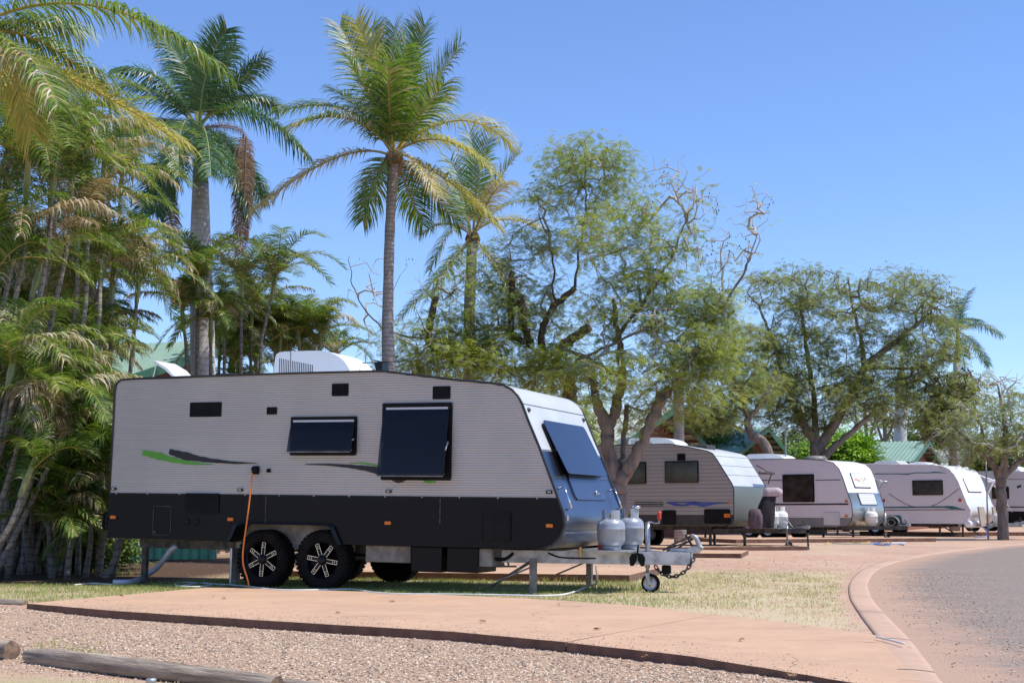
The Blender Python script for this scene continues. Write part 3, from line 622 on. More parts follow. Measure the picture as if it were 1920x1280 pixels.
def ac_unit(van, u0, u1, v0, v1, w0, h, name='air_conditioner', slots=True):
    L = u1-u0; prof = [(0, 0), (0.0, .05), (.02, .8), (.06, .96), (.14, 1.), (.55, 1.), (.72, .92), (.88, .66), (.97, .3), (1., .05), (1., 0)]
    mb = MB(); P = [(u0+L*a, w0+h*b) for a, b in crv([(a, b, 0) for a, b in prof], 3)[:, :2]]
    mb.prism(P, v0, v1); o = van.P(mb, name, M['white'], bevel=.02)
    mb = MB(); mb.box((u0-.01, v0-.012, w0), (u1+.01, v1+.012, w0+h*.14)); mb.build('base_tray', M['white'], o, bevel=.008)
    if slots:
        mb = MB()
        for i in range(19):
            x = u0+L*(.08+.42*i/18); t = .78-.25*(i/18); mb.box((x-.005, v0-.003, w0+h*.26), (x+.005, v0+.002, w0+h*t))
        for i in range(19):
            x = u0+L*(.08+.42*i/18); mb.box((x-.005, v0-.014, w0+h*.02), (x+.005, v0-.008, w0+h*.11))
        mb.build('vent_slots', M['dark_in'], o)
    return o
# ---- caravan 1
v1 = Van('caravan', 208, 19.8, 21.5, 0, 2.4, .8, 'large silver ribbed caravan with black lower panels and blue nose, nearest of all', z=.03)
top_px = [(206, 925), (213, 800), (216, 735), (219, 719), (228, 712), (260, 709.5), (400, 704.5), (560, 699.5), (700, 696), (722, 696), (772, 702), (847, 711), (922, 718), (945, 722), (960, 730), (971, 741), (979, 756), (990, 786), (1012, 839), (1042, 921), (1057, 962), (1059, 985), (1051, 1006), (1035, 1021), (1014, 1029), (980, 1028.5), (907, 1024)]
O1 = [v1.uw(*p) for p in top_px]; ub = O1[0][0]
O1[0] = (0.0, O1[0][1]); O1 = [(max(0., a), b) for a, b in O1]; wb = .615
O1 = [p for p in O1[:-3]]+[(O1[-3][0], wb+.0)]
base = [(0.0, wb+.012), (.0, 1.0)]
outl = base+O1      # rear bottom up, over the roof, down the nose, to front bottom
belt = 1.235
ribwall(v1, outl, belt, max(p[1] for p in outl), .031, .0085, M['wallribs'], 0)
flatwall(v1, [p for p in outl if p[1] >= belt], M['wallribs'], v1.W)
# lower panel with wheel arch
a0, a1 = v1.uw(435, 1014)[0], v1.uw(635, 1020)[0]; b0, b1 = v1.uw(450, 984)[0], v1.uw(620, 984)[0]; wt = v1.uw(540, 983)[1]
low = clip_low(outl, belt+.004)
arch = [(a1, wb), (a1-.03, wb+.06), (b1+.02, wt-.03), (b1-.06, wt), (b0+.06, wt), (b0-.02, wt-.03), (a0+.03, wb+.06), (a0, wb)]
def side_low(v, cut=True):
    mb = MB(); P = list(low)
    i = P.index(max(P, key=lambda q: (q[0] if abs(q[1]-wb) < .02 else -9)))
    # order: rear bottom ... over belt ... nose ... front bottom, then arch back to rear bottom
    mb.poly([(u, v, w) for u, w in P+arch]); return v1.P(mb, 'lower_panel', M['tread_black'])
side_low(-.012); side_low(v1.W+.012)
mb = MB(); mb.box((.0, -.016, belt-.012), (extent(outl, belt)[1]-.0, .002, belt+.006)); v1.P(mb, 'belt_trim', M['blackg'])
# arch flare
P = [(a0-.01, wb-.005)]+[(q[0], q[1]) for q in arch[::-1]][1:-1]+[(a1+.01, wb-.005)]
mb = MB(); n = len(P); A = np.array(P); c = np.array([(a0+a1)/2, wb]); out = A+nrm(A-c)*.055
V = [(x, -.06, z) for x, z in A]+[(x, -.05, z) for x, z in out]+[(x, -.01, z) for x, z in out]+[(x, .25, z) for x, z in A]
mb.quads(V, [(i+k*n, i+1+k*n, i+1+(k+1)*n, i+(k+1)*n) for i in range(n-1) for k in range(3)]+[(i, 3*n+i, 3*n+i+1, i+1) for i in range(n-1)])
v1.P(mb, 'wheel_arch', M['blackg'])
mb = MB(); mb.box((a0-.1, .26, wb-.1), (a1+.1, .28, wt+.1)); mb.box((b0-.1, 0.01, wt+.02), (b1+.1, .27, wt+.05)); v1.P(mb, 'arch_liner', M['galvdull'])
# skins
ir = 4; itop = next(i for i, p in enumerate(outl) if p[0] > 5.0)
j_blue = next(i for i, p in enumerate(outl) if p[0] > 6 and p[1] < 1.9)
wsplit = v1.uw(1013, 843)[1]
def seg_between(o, i0, i1): return o[i0:i1+1]
skin(v1, seg_between(outl, 0, 6), M['wallribs'], 'rear_panel')
skin(v1, seg_between(outl, 6, itop), M['white_al'], 'roof')
k = next(i for i, p in enumerate(outl) if i > itop and p[1] < wsplit); pa, pb = outl[k-1], outl[k]; t_ = (wsplit-pa[1])/(pb[1]-pa[1]); mid = (pa[0]+t_*(pb[0]-pa[0]), wsplit)
topc = crv([(a, b, 0) for a, b in outl[itop:k]]+[(mid[0], mid[1], 0)], 4)[:, :2]
skin(v1, [tuple(p) for p in topc], M['white_al'], 'front_upper_panel')
lowc = crv([(mid[0], mid[1], 0)]+[(a, b, 0) for a, b in outl[k:]], 4)[:, :2]
skin(v1, [tuple(p) for p in lowc], M['tread_alu'], 'front_lower_panel')
mb = MB(); mb.box((.02, .30, wb+.0), (outl[-1][0], v1.W-.30, wb+.03)); [mb.box((x0_, y0_, wb+.001), (x1_, y0_+.289, wb+.029)) for x0_, x1_ in ((.02, a0-.02), (a1+.02, outl[-1][0]-.01)) for y0_ in (.01, v1.W-.299)]; v1.P(mb, 'floor_pan', M['steeld'])
trim(v1, [(a-.0, b) for a, b in outl[2:]], .017, M['trimd'], sides=(0, 1))
# lines on front skin
def fu(w): return extent(outl, w)[1]
def front_frame(w):   # point + direction down the nose at height w
    a = np.array([fu(w+.02), w+.02]); b = np.array([fu(w-.02), w-.02]); t = nrm(b-a); return np.array([fu(w), w]), t, np.array([-t[1], t[0]])*1.0
for w in (2.40, wsplit+.005, wsplit-.33):
    mb = MB(); mb.box((fu(w)-.004, .02, w-.005), (fu(w)+.004, v1.W-.02, w+.005)); v1.P(mb, 'panel_seam', M['steeld'])
def nose_plate(v0, v1_, wt_, wb_, off, th, mat, name, r=.06, ang=0., parent=None, bev=0):
    p, t, n = front_frame((wt_+wb_)/2); p0 = np.array([fu(wt_), wt_]); L = (wt_-wb_)/abs(t[1]); a = math.radians(ang)
    t2 = t*math.cos(a)+n*math.sin(a); n2 = n*math.cos(a)-t*math.sin(a)
    if n2[0] < 0: n2 = -n2; 
    R = rrect(v0, v1_, 0, L, r); V = []
    for o_ in (off, off+th):
        V += [(p0[0]+t2[0]*y+n2[0]*o_, x, p0[1]+t2[1]*y+n2[1]*o_) for x, y in R]
    m = len(R); mb = MB(); mb.faces(V, [tuple(range(m)), tuple(range(2*m-1, m-1, -1))]+[(i, i+m, (i+1) % m+m, (i+1) % m) for i in range(m)])
    o = mb.build(name, mat, parent or v1.root, bevel=bev); return o
# which side is outward: normal n = (-tz, tx) -> ensure +u
def _nf():
    p, t, n = front_frame(1.8); return n
if _nf()[0] < 0:
    _ff = front_frame
    def front_frame(w):
        p, t, n = _ff(w); return p, t, -n
fw = nose_plate(.42, 2.02, 2.18, 1.52, .002, .03, M['blackg'], 'front_window')
nose_plate(.40, 2.04, 2.20, 1.50, .04, .01, M['pane_f'], 'pane', r=.07, ang=4.5, parent=fw)
for vv in (.5, 1.94):
    p, t, n = front_frame(1.85); a = p+n*.03; b = p+t*.10+n*.06; mb = MB(); mb.bar((a[0], vv, a[1]), (b[0], vv, b[1]), .014, m=0); mb.build('window_stay', M['galv'], fw)
hatch = nose_plate(.62, 1.90, 1.56-.02, 1.22, .002, .02, M['tread_alu'], 'front_hatch', r=.08)
p, t, n = front_frame(1.30); mb = MB(); mb.lathe([(.0005, 0), (.03, .002), (.03, .012), (.0005, .016)], (p[0]+n[0]*.022, 1.5, p[1]+.02), 'x', 14); mb.tube([(p[0]+.05, 1.46, p[1]+.02), (p[0]+.055, 1.55, p[1]+.0)], .009, 6); mb.build('lock', M['chrome'], hatch, smooth=True)
for vv in (.16, v1.W-.16):
    p, t, n = front_frame(1.36); q = p+t*.28; mb = MB()
    mb.tube([(p[0], vv, p[1]), (p[0]+n[0]*.07, vv, p[1]+n[1]*.07), (q[0]+n[0]*.07, vv, q[1]+n[1]*.07), (q[0], vv, q[1])], .013, 8); v1.P(mb, 'grab_handle', M['chrome'], smooth=True)
    p, t, n = front_frame(2.33); mb = MB(); mb.lathe([(.03, 0), (.028, .02), (.015, .035), (.0005, .036)], (p[0], vv-.03 if vv < 1 else vv+.03, p[1]), 'x', 12); v1.P(mb, 'clearance_lamp', M['steeld'], smooth=True)
p, t, n = front_frame(1.0); mb = MB(); mb.box((p[0]-.01, .03, p[1]-.03), (p[0]+.03, .08, p[1]+.03)); v1.P(mb, 'marker_reflector', M['clear'])
# windows and side furniture
window(v1, v1.rect(546, 781, 670, 853), 14)
window(v1, v1.rect(717, 755, 848, 900), 10, fr=.05)
grille(v1, v1.rect(357, 754, 416, 781), 9); grille(v1, v1.rect(501, 763, 520, 777), 4)
grille(v1, v1.rect(623, 719, 654, 742), 7, vertical=True); grille(v1, v1.rect(812, 724, 845, 748), 7, vertical=True)
grille(v1, v1.rect(349, 924, 412, 962), 10, v=-.014, name='fridge_vent')
for x in (351, 368):
    u, z = v1.uw(x, 978); mb = MB(); mb.lathe([(.05, 0), (.05, -.012), (.035, -.018), (.03, -.008), (.0005, -.006)], (u, -.013, z), 'y', 18); v1.P(mb, 'round_vent', M['blackg'], smooth=True)
u0, u1, w0, w1 = v1.rect(288, 948, 322, 1003)
def thin_outline(R, v, t, mat, name, r=.03):
    mb = MB(); P = rrect(*R, r); P2 = rrect(R[0]+t, R[1]-t, R[2]+t, R[3]-t, max(.005, r-t)); n = len(P)
    V = [(a, v, b) for a, b in P]+[(a, v, b) for a, b in P2]+[(a, v+.006, b) for a, b in P]+[(a, v+.006, b) for a, b in P2]
    mb.quads(V, [(i, (i+1) % n, n+(i+1) % n, n+i) for i in range(n)]+[(i, 2*n+i, 2*n+(i+1) % n, (i+1) % n) for i in range(n)]+[(n+i, n+(i+1) % n, 3*n+(i+1) % n, 3*n+i) for i in range(n)])
    return mb.build(name, mat, v1.root)
h_ = thin_outline((u0, u1, w0, w1), -.019, .008, M['steeld'], 'service_hatch'); mb = MB(); mb.box((u0+.02, -.026, w0+.03), (u0+.05, -.013, w0+.06)); mb.build('latch', M['steeld'], h_)
for R in ((925, 960, 958, 1013),):
    mb = MB(); a, b, c, d = v1.rect(*R); mb.prism(rrect(a, b, c, d, .02), -.013, -.024); v1.P(mb, 'locker_door', M['black'])
thin_outline(v1.rect(905, 962, 960, 1014), -.019, .006, M['black'], 'locker_frame')
for x, y in ((213, 969), (433, 973), (728, 980), (1031, 985)): lampbox(v1, x, y, .085, .042, 'orange', 'marker_lamp', v=-.013)
for x, y in ((214, 916), (451, 918), (729, 921), (1030, 922)):
    o = lampbox(v1, x, y, .075, .038, 'blackg', 'side_lamp', v=-.008); u, z = v1.uw(x, y); mb = MB(); mb.box((u-.015, -.036, z-.01), (u+.028, -.03, z+.012)); mb.build('lens', M['clear'], o)
swoosh(v1, [(268, 848), (300, 855), (330, 863), (375, 869), (400, 870)], [.07, .10, .07, .03, .006], 'green_d')
swoosh(v1, [(318, 846), (350, 855), (390, 862), (440, 867), (482, 868)], [.07, .11, .06, .035, .008], 'black_d')
swoosh(v1, [(573, 870), (620, 871), (665, 875), (700, 880), (718, 886)], [.008, .03, .05, .085, .10], 'black_d')
swoosh(v1, [(655, 868), (680, 868), (705, 872), (718, 875)], [.006, .02, .02, .02], 'green_d')
swoosh(v1, [(736, 899), (748, 902), (762, 899)], [.02, .045, .02], 'black_d'); swoosh(v1, [(792, 898), (804, 903), (818, 903)], [.02, .04, .02], 'green_d')
u, z = v1.uw(481, 881); mb = MB(); mb.prism(rrect(u-.055, u+.05, z-.055, z+.055, .02), .0, -.03); mb.prism([(u-.04, z+.03), (u+.035, z+.05), (u+.045, z-.02), (u-.02, z-.04)], -.03, -.085); v1.P(mb, 'power_inlet', M['black'], bevel=.006)
pin = v1.world((u-.02, -.07, z-.03))
u, z = v1.uw(505, 882); mb = MB(); mb.lathe([(.028, 0), (.026, -.03), (.0005, -.034)], (u, -.008, z), 'y', 14); v1.P(mb, 'small_cap', M['black'], smooth=True)
for x_ in (499, 826):
    u = v1.uw(x_, 960)[0]; mb = MB(); mb.box((u-.006, -.017, v1.uw(x_, 980)[1]), (u+.006, -.0125, belt-.014)); v1.P(mb, 'panel_joint', M['steeld'])
for k_ in range(13):
    u = .12+k_*.52
    if u < 6.45:
        mb = MB(); mb.lathe([(.0005, -.021), (.009, -.019), (.011, -.016)], (u, 0, belt-.003), 'y', 8); v1.P(mb, 'trim_screw', M['galv'])
# rear bumper
zb = v1.uw(190, 963)[1]; mb = MB(); mb.tube([(.0, .12, zb), (-.17, .12, zb), (-.19, .14, zb-.02), (-.19, .14, zb-.17), (-.17, .12, zb-.2), (0, .12, zb-.2)], .022, 8); mb.box((-.16, .13, zb-.17), (-.12, 2.2, zb-.03)); v1.P(mb, 'rear_bumper', M['black'])
# roof gear
rz = lambda u: extent([(a, b) for a, b in outl], 2.0) and float(np.interp(u, [p[0] for p in outl[8:itop+1]], [p[1] for p in outl[8:itop+1]]))
ac_unit(v1, 2.04, 3.30, .86, 1.62, rz(2.6)-.02, .42)
ha = v1.loc(306, 681, .9); mb = MB(); mb.prism([(ha[0], ha[2]), (ha[0]+.07, ha[2]+.01), (ha[0]+.28, ha[2]-.10), (ha[0]+.42, ha[2]-.23), (ha[0]+.36, ha[2]-.23), (ha[0]+.22, ha[2]-.12)], .62, 1.1); hh = v1.P(mb, 'roof_hatch', M['white'], bevel=.01)
mb = MB(); mb.box((ha[0]-.1, .5, rz(.6)), (ha[0]+.58, 1.2, rz(.6)+.05)); mb.bar((ha[0]+.05, .6, rz(.6)+.05), (ha[0]+.1, .6, ha[2]-.01), .012); mb.build('hatch_base', M['white_al'], hh)
u = v1.uw(468, 695, 1.0)[0]; mb = MB(); mb.prism([(u-.35, rz(u)), (u-.3, rz(u)+.11), (u-.05, rz(u)+.10), (u+.32, rz(u)+.02), (u+.32, rz(u))], .7, 1.3); v1.P(mb, 'roof_vent', M['steeld'], bevel=.01)
u = v1.uw(716, 690, 1.2)[0]; z = rz(min(u, 4.0))
mb = MB(); mb.prism([(u-.16, z), (u+.2, z), (u+.06, z+.05), (u+.05, z+.24), (u-.07, z+.24), (u-.03, z+.06)], 1.1, 1.3); mb.bar((u-.3, 1.2, z+.245), (u+.28, 1.2, z+.25), .03, .012); mb.bar((u, .95, z+.25), (u, 1.45, z+.25), .03, .012); v1.P(mb, 'roof_antenna', M['blackg'])
pa = v1.loc(544, 700, .5); mb = MB(); mb.tube([(pa[0], .5, pa[2]-.05), (pa[0], .5, pa[2]+.42)], .006, 5); v1.P(mb, 'whip_aerial', M['steeld'])
# chassis
mb = MB()
for v in (.42, 1.9): mb.box((.25, v-.03, wb-.13), (5.7, v+.03, wb-.004))
for u in (.4, 1.6, 4.0, 5.4): mb.box((u, .45, wb-.1), (u+.05, 1.87, wb-.02))
v1.P(mb, 'chassis_rail', M['steeld'])  # darker steel puts the underbody shade into the rail colour
uh = 7.98; w0d, w1d = .425, .585
drawbar(v1, 5.3, uh, w0d, w1d, M['galv'], .055, .30)
def leg(van, u, v, foot=None, dia=True, s=.07, ang=0., top=None, mat='galvdull'):
    top = top or wb-.12; z0 = van.local_z(u, v); mb = MB(); mb.box((u-s/2, v-s/2, z0+.012), (u+s/2, v+s/2, top)); mb.box((u-s, v-s, z0+.0), (u+s, v+s, z0+.014))
    if dia: mb.bar((u-.02, v+.04, top-.1), (u-.5, v+.06, top-.30), .03, .02)
    return van.P(mb, 'corner_leg', M[mat])
leg(v1, 6.26, .14, s=.075, top=.50); leg(v1, 6.3, 2.22, s=.075, top=.5); leg(v1, .42, .3, dia=False, mat='steeld')  # rear leg: underbody shade put into its colour through darker steel
mb = MB(); mb.bar((6.24, .2, .48), (5.9, .26, .28), .035, .03); mb.bar((6.24, .14, .46), (5.62, .3, .12), .03, .025); v1.P(mb, 'leg_brace', M['steeld'])
for (x0, y0, x1, y1), v, mt, nm in (((685, 1029, 770, 1054), .12, 'galvdull', 'water_tank'), ((771, 1029, 828, 1072), .06, 'tread_black', 'tool_box'), ((838, 1029, 896, 1073), .06, 'tread_black', 'tool_box')):
    a, b, c, d = v1.rect(x0, y0, x1, y1, v); mb = MB(); mb.box((a, v, c), (b, v+.62, wb-.005)); v1.P(mb, nm, M[mt], bevel=.012)
mb = MB(); u = v1.uw(912, 1050, .1)[0]; mb.box((u-.12, .1, .38), (u+.08, .5, wb-.01)); v1.P(mb, 'step_housing', M['galvdull'], bevel=.01)
p = v1.loc(948, 1062, 1.8); mb = MB(); mb.bar((p[0]-.17, 1.8, p[2]), (p[0]+.16, 1.8, p[2]+.01), .035, .025); mb.bar((p[0]-.02, 1.8, p[2]), (p[0]-.07, 1.75, p[2]+.3), .025, .02); mb.bar((p[0]+.05, 1.8, p[2]), (p[0]+.0, 1.75, p[2]+.3), .025, .02); v1.P(mb, 'entry_step', M['galv'])
mb = MB(); q = [v1.loc(x, y, .2) for x, y in ((912, 1028), (921, 1040), (930, 1047), (945, 1048), (956, 1042), (962, 1036))]; mb.tube(crv(q, 5), .022, 8); mb.tube(crv([v1.loc(x, y, .3) for x, y in ((1028, 1036), (1050, 1044), (1090, 1046), (1117, 1046))], 5), .012, 6); v1.P(mb, 'cable_loom', M['black'], smooth=True)
# axles, wheels
uw1, uw2 = v1.uw(490, 1050, .04)[0], v1.uw(602, 1050, .04)[0]; r = .385
for u in (uw1, uw2):
    zc = v1.local_z(u, 0)+r
    wheel(v1, u, .04, zc, r, .25, .232, True, 1, rot=26 if u == uw1 else -8); wheel(v1, u, v1.W-.04, zc, r, .25, .232, True, -1, rot=10)
    mb = MB(); mb.tube([(u, .2, zc), (u, 2.2, zc)], .04, 10); v1.P(mb, 'axle', M['steeld'])
mb = MB(); ms = v1.uw(428, 1060, .1)[0]; th = np.linspace(-1, 1, 9)
V = [(ms-.015+.05*x*x, .08+.11*(x+1), z) for z in (.06, .52) for x in th]+[(ms+.015+.05*x*x, .08+.11*(x+1), z) for z in (.06, .52) for x in th]
mb.quads(V, [(i, i+1, 9+i+1, 9+i) for i in range(8)]+[(18+i, 27+i, 28+i, 19+i) for i in range(8)]+[(0, 9, 27, 18), (8, 26, 35, 17)]+[(9+i, 10+i, 28+i, 27+i) for i in range(8)])
v1.P(mb, 'mud_flap', M['galv'], smooth=False)
# hitch gear
vc = v1.W/2; js = v1.loc(1214, 981, vc-.15)
jockey(v1, js[0], vc-.14, js[2], v1.local_z(js[0], vc)+.118, .118, crank=.15)
mb = MB(); k = v1.loc(1199, 1045, vc-.2)
for sx in (-1, 1): mb.prism([(k[0]+sx*.005, k[2]+.06), (k[0]+sx*.07, k[2]+.05), (k[0]+sx*.10, k[2]), (k[0]+sx*.09, k[2]-.10), (k[0]+sx*.05, k[2]-.10), (k[0]+sx*.01, k[2]-.03)], k[1]-.11, k[1]-.08)
mb.tube([(k[0], k[1]-.09, k[2]+.05), (k[0]+.01, k[1]-.09, k[2]+.16)], .012, 6); v1.P(mb, 'jockey_clamp', M['black'])
chain(v1, [v1.loc(1228, 1060, vc), v1.loc(1240, 1074, vc), v1.loc(1262, 1081, vc-.05), v1.loc(1285, 1070, vc-.08), v1.loc(1298, 1052, vc-.08), v1.loc(1302, 1042, vc-.03), v1.loc(1299, 1036, vc)], .062, .009)
mb = MB(); k = v1.loc(1251, 1068, vc); mb.box((k[0]-.07, k[1]-.03, k[2]-.05), (k[0]+.05, k[1]+.03, k[2]+.06)); v1.P(mb, 'socket_plug', M['black'], bevel=.02)
q = [v1.loc(x, y, vc-.02) for x, y in ((1245, 1030), (1262, 1020), (1280, 1012), (1296, 1004), (1305, 1008), (1312, 1024), (1318, 1028))]
mb = MB(); mb.tube(crv(q[:4], 5), .014, 6); mb.tube(crv([v1.loc(x, y, vc+.03) for x, y in ((1250, 1032), (1270, 1027), (1290, 1015), (1300, 1010))], 5), .012, 6); v1.P(mb, 'brake_cable', M['steeld'], smooth=True)
mb = MB(); mb.tube(crv(q[3:], 5), [.03]*16 if len(crv(q[3:], 5)) == 16 else .032, 8); v1.P(mb, 'hand_lever', M['galv'], smooth=True)
k = v1.loc(1120, 1033, .8); mb = MB(); mb.prism([(k[0]-.03, w1d), (k[0]+.03, w1d), (k[0]+.01, w1d+.14), (k[0]-.02, w1d+.14)], .9, .93); v1.P(mb, 'red_tap', M['red'])
k = v1.loc(1090, 1040, .55); mb = MB(); mb.tube([(k[0], .5, w0d+.08), (k[0], .5, w1d+.05)], .016, 8); mb.tube([(k[0]-.04, .5, w1d+.02), (k[0]+.04, .5, w1d+.02)], .009, 6); v1.P(mb, 'water_tap', M['brass'])
# gas bottles stand on the drawbar
mb = MB(); mb.box((6.55, .55, w1d), (7.35, 1.85, w1d+.012)); mb.box((7.0, .85, w1d+.012), (7.03, .87, w1d+.42)); v1.P(mb, 'bottle_tray', M['galv'])
g1 = v1.loc(1146, 1030, .92); ysc = -math.radians(21.5)
gas_bottle('gas_bottle', v1.world((g1[0], .92, w1d+.014)), ysc, .178, .50, M['gasgrey'], 'squat grey gas bottle on the front drawbar, nearer of two grey ones', group='grey gas bottles on the drawbar')
g2 = v1.loc(1182, 1030, 1.42)
gas_bottle('gas_bottle', v1.world((g2[0], 1.42, w1d+.014)), ysc, .178, .52, M['gasgrey'], 'grey gas bottle with shiny regulator on the front drawbar, behind the nearer grey one', group='grey gas bottles on the drawbar', regulator=True)
# ------------------------------------------------------------------ the other caravans
def simple_van(px, d, phi, L, W, label, opx, belt, mats, seam=None, tilt=0., z=0., wheels=(.45,), wr=.34, fr_split=None, body=True, trimm='trimd', band=None, wheel_white=True):
    v = Van('caravan', px, d, phi, L, W, tilt, label, z=z)
    O = [v.uw(*p) for p in opx]; wb_ = O[-1][1]; umin = 0.0
    top0 = O[0][1]
    outl = [(0, wb_), (0., wb_+.5), (.0, top0-.25), (.04, top0-.08), (.14, top0-.01)]+O
    v.outl = outl; v.wb = wb_
    wall = [p for p in outl]
    for vv, nm in ((0, 'side_wall'), (v.W, 'side_wall')):
        mb = MB(); mb.poly([(a, vv, b) for a, b in wall]); v.P(mb, nm, mats['side'])
    if belt is not None:
        P = clip_low(wall, belt)
        for vv in (-.008, v.W+.008):
            mb = MB(); mb.poly([(a, vv, b) for a, b in P]); v.P(mb, 'lower_panel', mats['low'])
    it = next(i for i, p in enumerate(outl) if p[0] > L-1.6)
    skin(v, outl[:6], mats['side'], 'rear_panel'); skin(v, outl[5:it+1], mats['roof'], 'roof')
    k = next(i for i, p in enumerate(outl) if i > it and p[1] < fr_split); pa, pb = outl[k-1], outl[k]; t = (fr_split-pa[1])/(pb[1]-pa[1]); mid = (pa[0]+t*(pb[0]-pa[0]), fr_split)
    skin(v, outl[it:k]+[mid], mats['fu'], 'front_upper_panel'); skin(v, [mid]+outl[k:], mats['fl'], 'front_lower_panel')
    mb = MB(); mb.box((.02, .02, wb_-.012), (outl[-1][0], v.W-.02, wb_+.02)); v.P(mb, 'floor_pan', M['galvdull'])
    trim(v, outl[2:], .014, M[trimm], sides=(0, 1))
    mb = MB()
    for vv in (.45, v.W-.45): mb.box((.2, vv-.03, wb_-.12), (L-1., vv+.03, wb_-.012))
    v.P(mb, 'chassis_rail', M['steeld'])
    for f in wheels:
        for sgn, vf in ((1, .03), (-1, v.W-.03)):
            wheel(v, f, vf, wr, wr, .22, .17, False, sgn)
    return v
def gleg(v, u, vv, s=.06, mat='steeld'):
    mb = MB(); z0 = v.local_z(u, vv); mb.box((u-s/2, vv-s/2, z0+.01), (u+s/2, vv+s/2, v.wb-.02)); mb.box((u-.08, vv-.08, z0), (u+.08, vv+.08, z0+.015)); v.P(mb, 'corner_leg', M[mat])
def awning_arm(v, a, b, c, vv, mat='steeld', r=.018):
    mb = MB(); A, B, C_ = [v.loc(*p, vv) for p in (a, b, c)]; mb.tube([A, B], r, 6); mb.tube([B, C_], r, 6)
    mb.tube([(B[0], B[1]-.9, B[2]), (B[0], B[1]+.15, B[2])], r*2.2, 8) if mat == 'steeld' else mb.tube([B+np.array([-.25,0,0]), B+np.array([.12,0,.0])], r*1.8, 8); v.P(mb, 'awning_arm', M[mat], smooth=True)
# caravan 2
v2 = simple_van(1376, 37, 31, 7., 2.35, 'grey caravan with blue wave stripe and dark cloth covers standing on its drawbar',
    [(1100, 836), (1160, 834), (1230, 832.5), (1256, 832), (1293, 838), (1326, 845), (1337, 850), (1345, 862), (1373, 907), (1376, 916), (1376.5, 950), (1376, 974), (1372, 983), (1360, 985)],
    .0, dict(side=M['clad2'], low=M['grey_d'], roof=M['white_al'], fu=M['white_al'], fl=M['ribgreen']), wheels=(2.7, 3.55), fr_split=1.66)
b2 = v2.uw(1300, 965)[1]; P = clip_low(v2.outl, b2)
for o in [o for o in v2.root.children if o.name.startswith('lower_panel')]: bpy.data.objects.remove(o)
mb = MB(); mb.poly([(a, -.008, b) for a, b in P]); v2.P(mb, 'lower_panel', pm('charcoal_panel', (.045,.043,.042), .6))
window(v2, v2.rect(1247, 864, 1310, 905), 0, pane='pane_g', fr=.04); window(v2, v2.rect(1165, 866, 1212, 907), 0, pane='pane_g', fr=.04)
grille(v2, v2.rect(1270, 850, 1285, 863), 5)
for R in ((1242, 956, 1268, 983), (1321, 954, 1370, 981)):
    a, b, c, d = v2.rect(*R); mb = MB(); mb.prism(rrect(a, b, c, d, .05), -.01, -.03); v2.P(mb, 'locker_door', M['black'])
thin_outline.__globals__['v1_keep'] = v1
lampbox(v2, 1364, 966, .16, .10, 'orange', 'marker_lamp', -.02, .04); lampbox(v2, 1367, 941, .06, .06, 'orange', 'side_lamp', 0)
swoosh(v2, [(1250, 941), (1265, 945), (1282, 947), (1300, 943), (1318, 947), (1340, 944), (1366, 942)], [.02, .08, .04, .10, .07, .03, .01], 'blue_d')
swoosh(v2, [(1250, 941), (1290, 941), (1330, 942), (1366, 942)], [.02, .03, .03, .02], 'blue_d')
for y in (941, 945, 948): swoosh(v2, [(1190, y), (1220, y), (1244, y)], [.02, .02], 'black_d')
ac_unit(v2, v2.uw(1182, 833, .9)[0], v2.uw(1272, 833, .9)[0], .75, 1.6, v2.uw(1225, 833, 0)[1]-.01, .24)
p_ = v2.loc(1312, 838, 1.2); mb = MB(); mb.box((p_[0]-.35, .9, p_[2]-.1), (p_[0]+.35, 1.5, p_[2]+.05)); v2.P(mb, 'roof_vent', M['steeld'], bevel=.03)
for w in (2.45, 2.2, 1.95):
    e = extent(v2.outl, w)[1]; mb = MB(); mb.box((e-.006, .02, w-.005), (e+.004, v2.W-.02, w+.005)); v2.P(mb, 'panel_seam', M['steeld'])
drawbar(v2, 6.0, 8.45, .43, .55, M['steeld'], .05, .35); jockey(v2, v2.loc(1476, 1000, 1.0)[0], 1.0, .62, .115, .10, handle=False)
chain(v2, [v2.loc(1514, 1000, 1.2), v2.loc(1515, 1015, 1.2), v2.loc(1516, 1033, 1.2)], .07, .013)
for u, vv in ((6.2, .2), (7.0, .6), (.5, .2), (5.6, 1.9)): gleg(v2, u, vv)
awning_arm(v2, (1418, 872), (1447, 887), (1440, 907), 2.4)
mb = MB(); mb.box((7.05, .55, .55), (7.95, 1.9, .565)); v2.P(mb, 'drawbar_tray', M['galvdull'])
mb = MB(); mb.tube(crv([v2.loc(x, y, 1.1) for x, y in ((1473, 972), (1482, 983), (1487, 990))], 4), .02, 6); v2.P(mb, 'jockey_lever', M['galvdull'], smooth=True)
yaw2 = -math.radians(31)
gas_bottle('gas_bottle', v2.world((v2.loc(1447, 988, 1.0)[0], 1.0, .567)), yaw2, .19, .56, M['gaswhite'], 'white gas bottle on the second drawbar, nearer of two beside the dark covers', group='white gas bottles on the second drawbar')
gas_bottle('gas_bottle', v2.world((v2.loc(1464, 988, 1.4)[0], 1.4, .567)), yaw2, .19, .56, M['gaswhite'], 'white gas bottle on the second drawbar, half hidden behind the nearer white one', group='white gas bottles on the second drawbar')
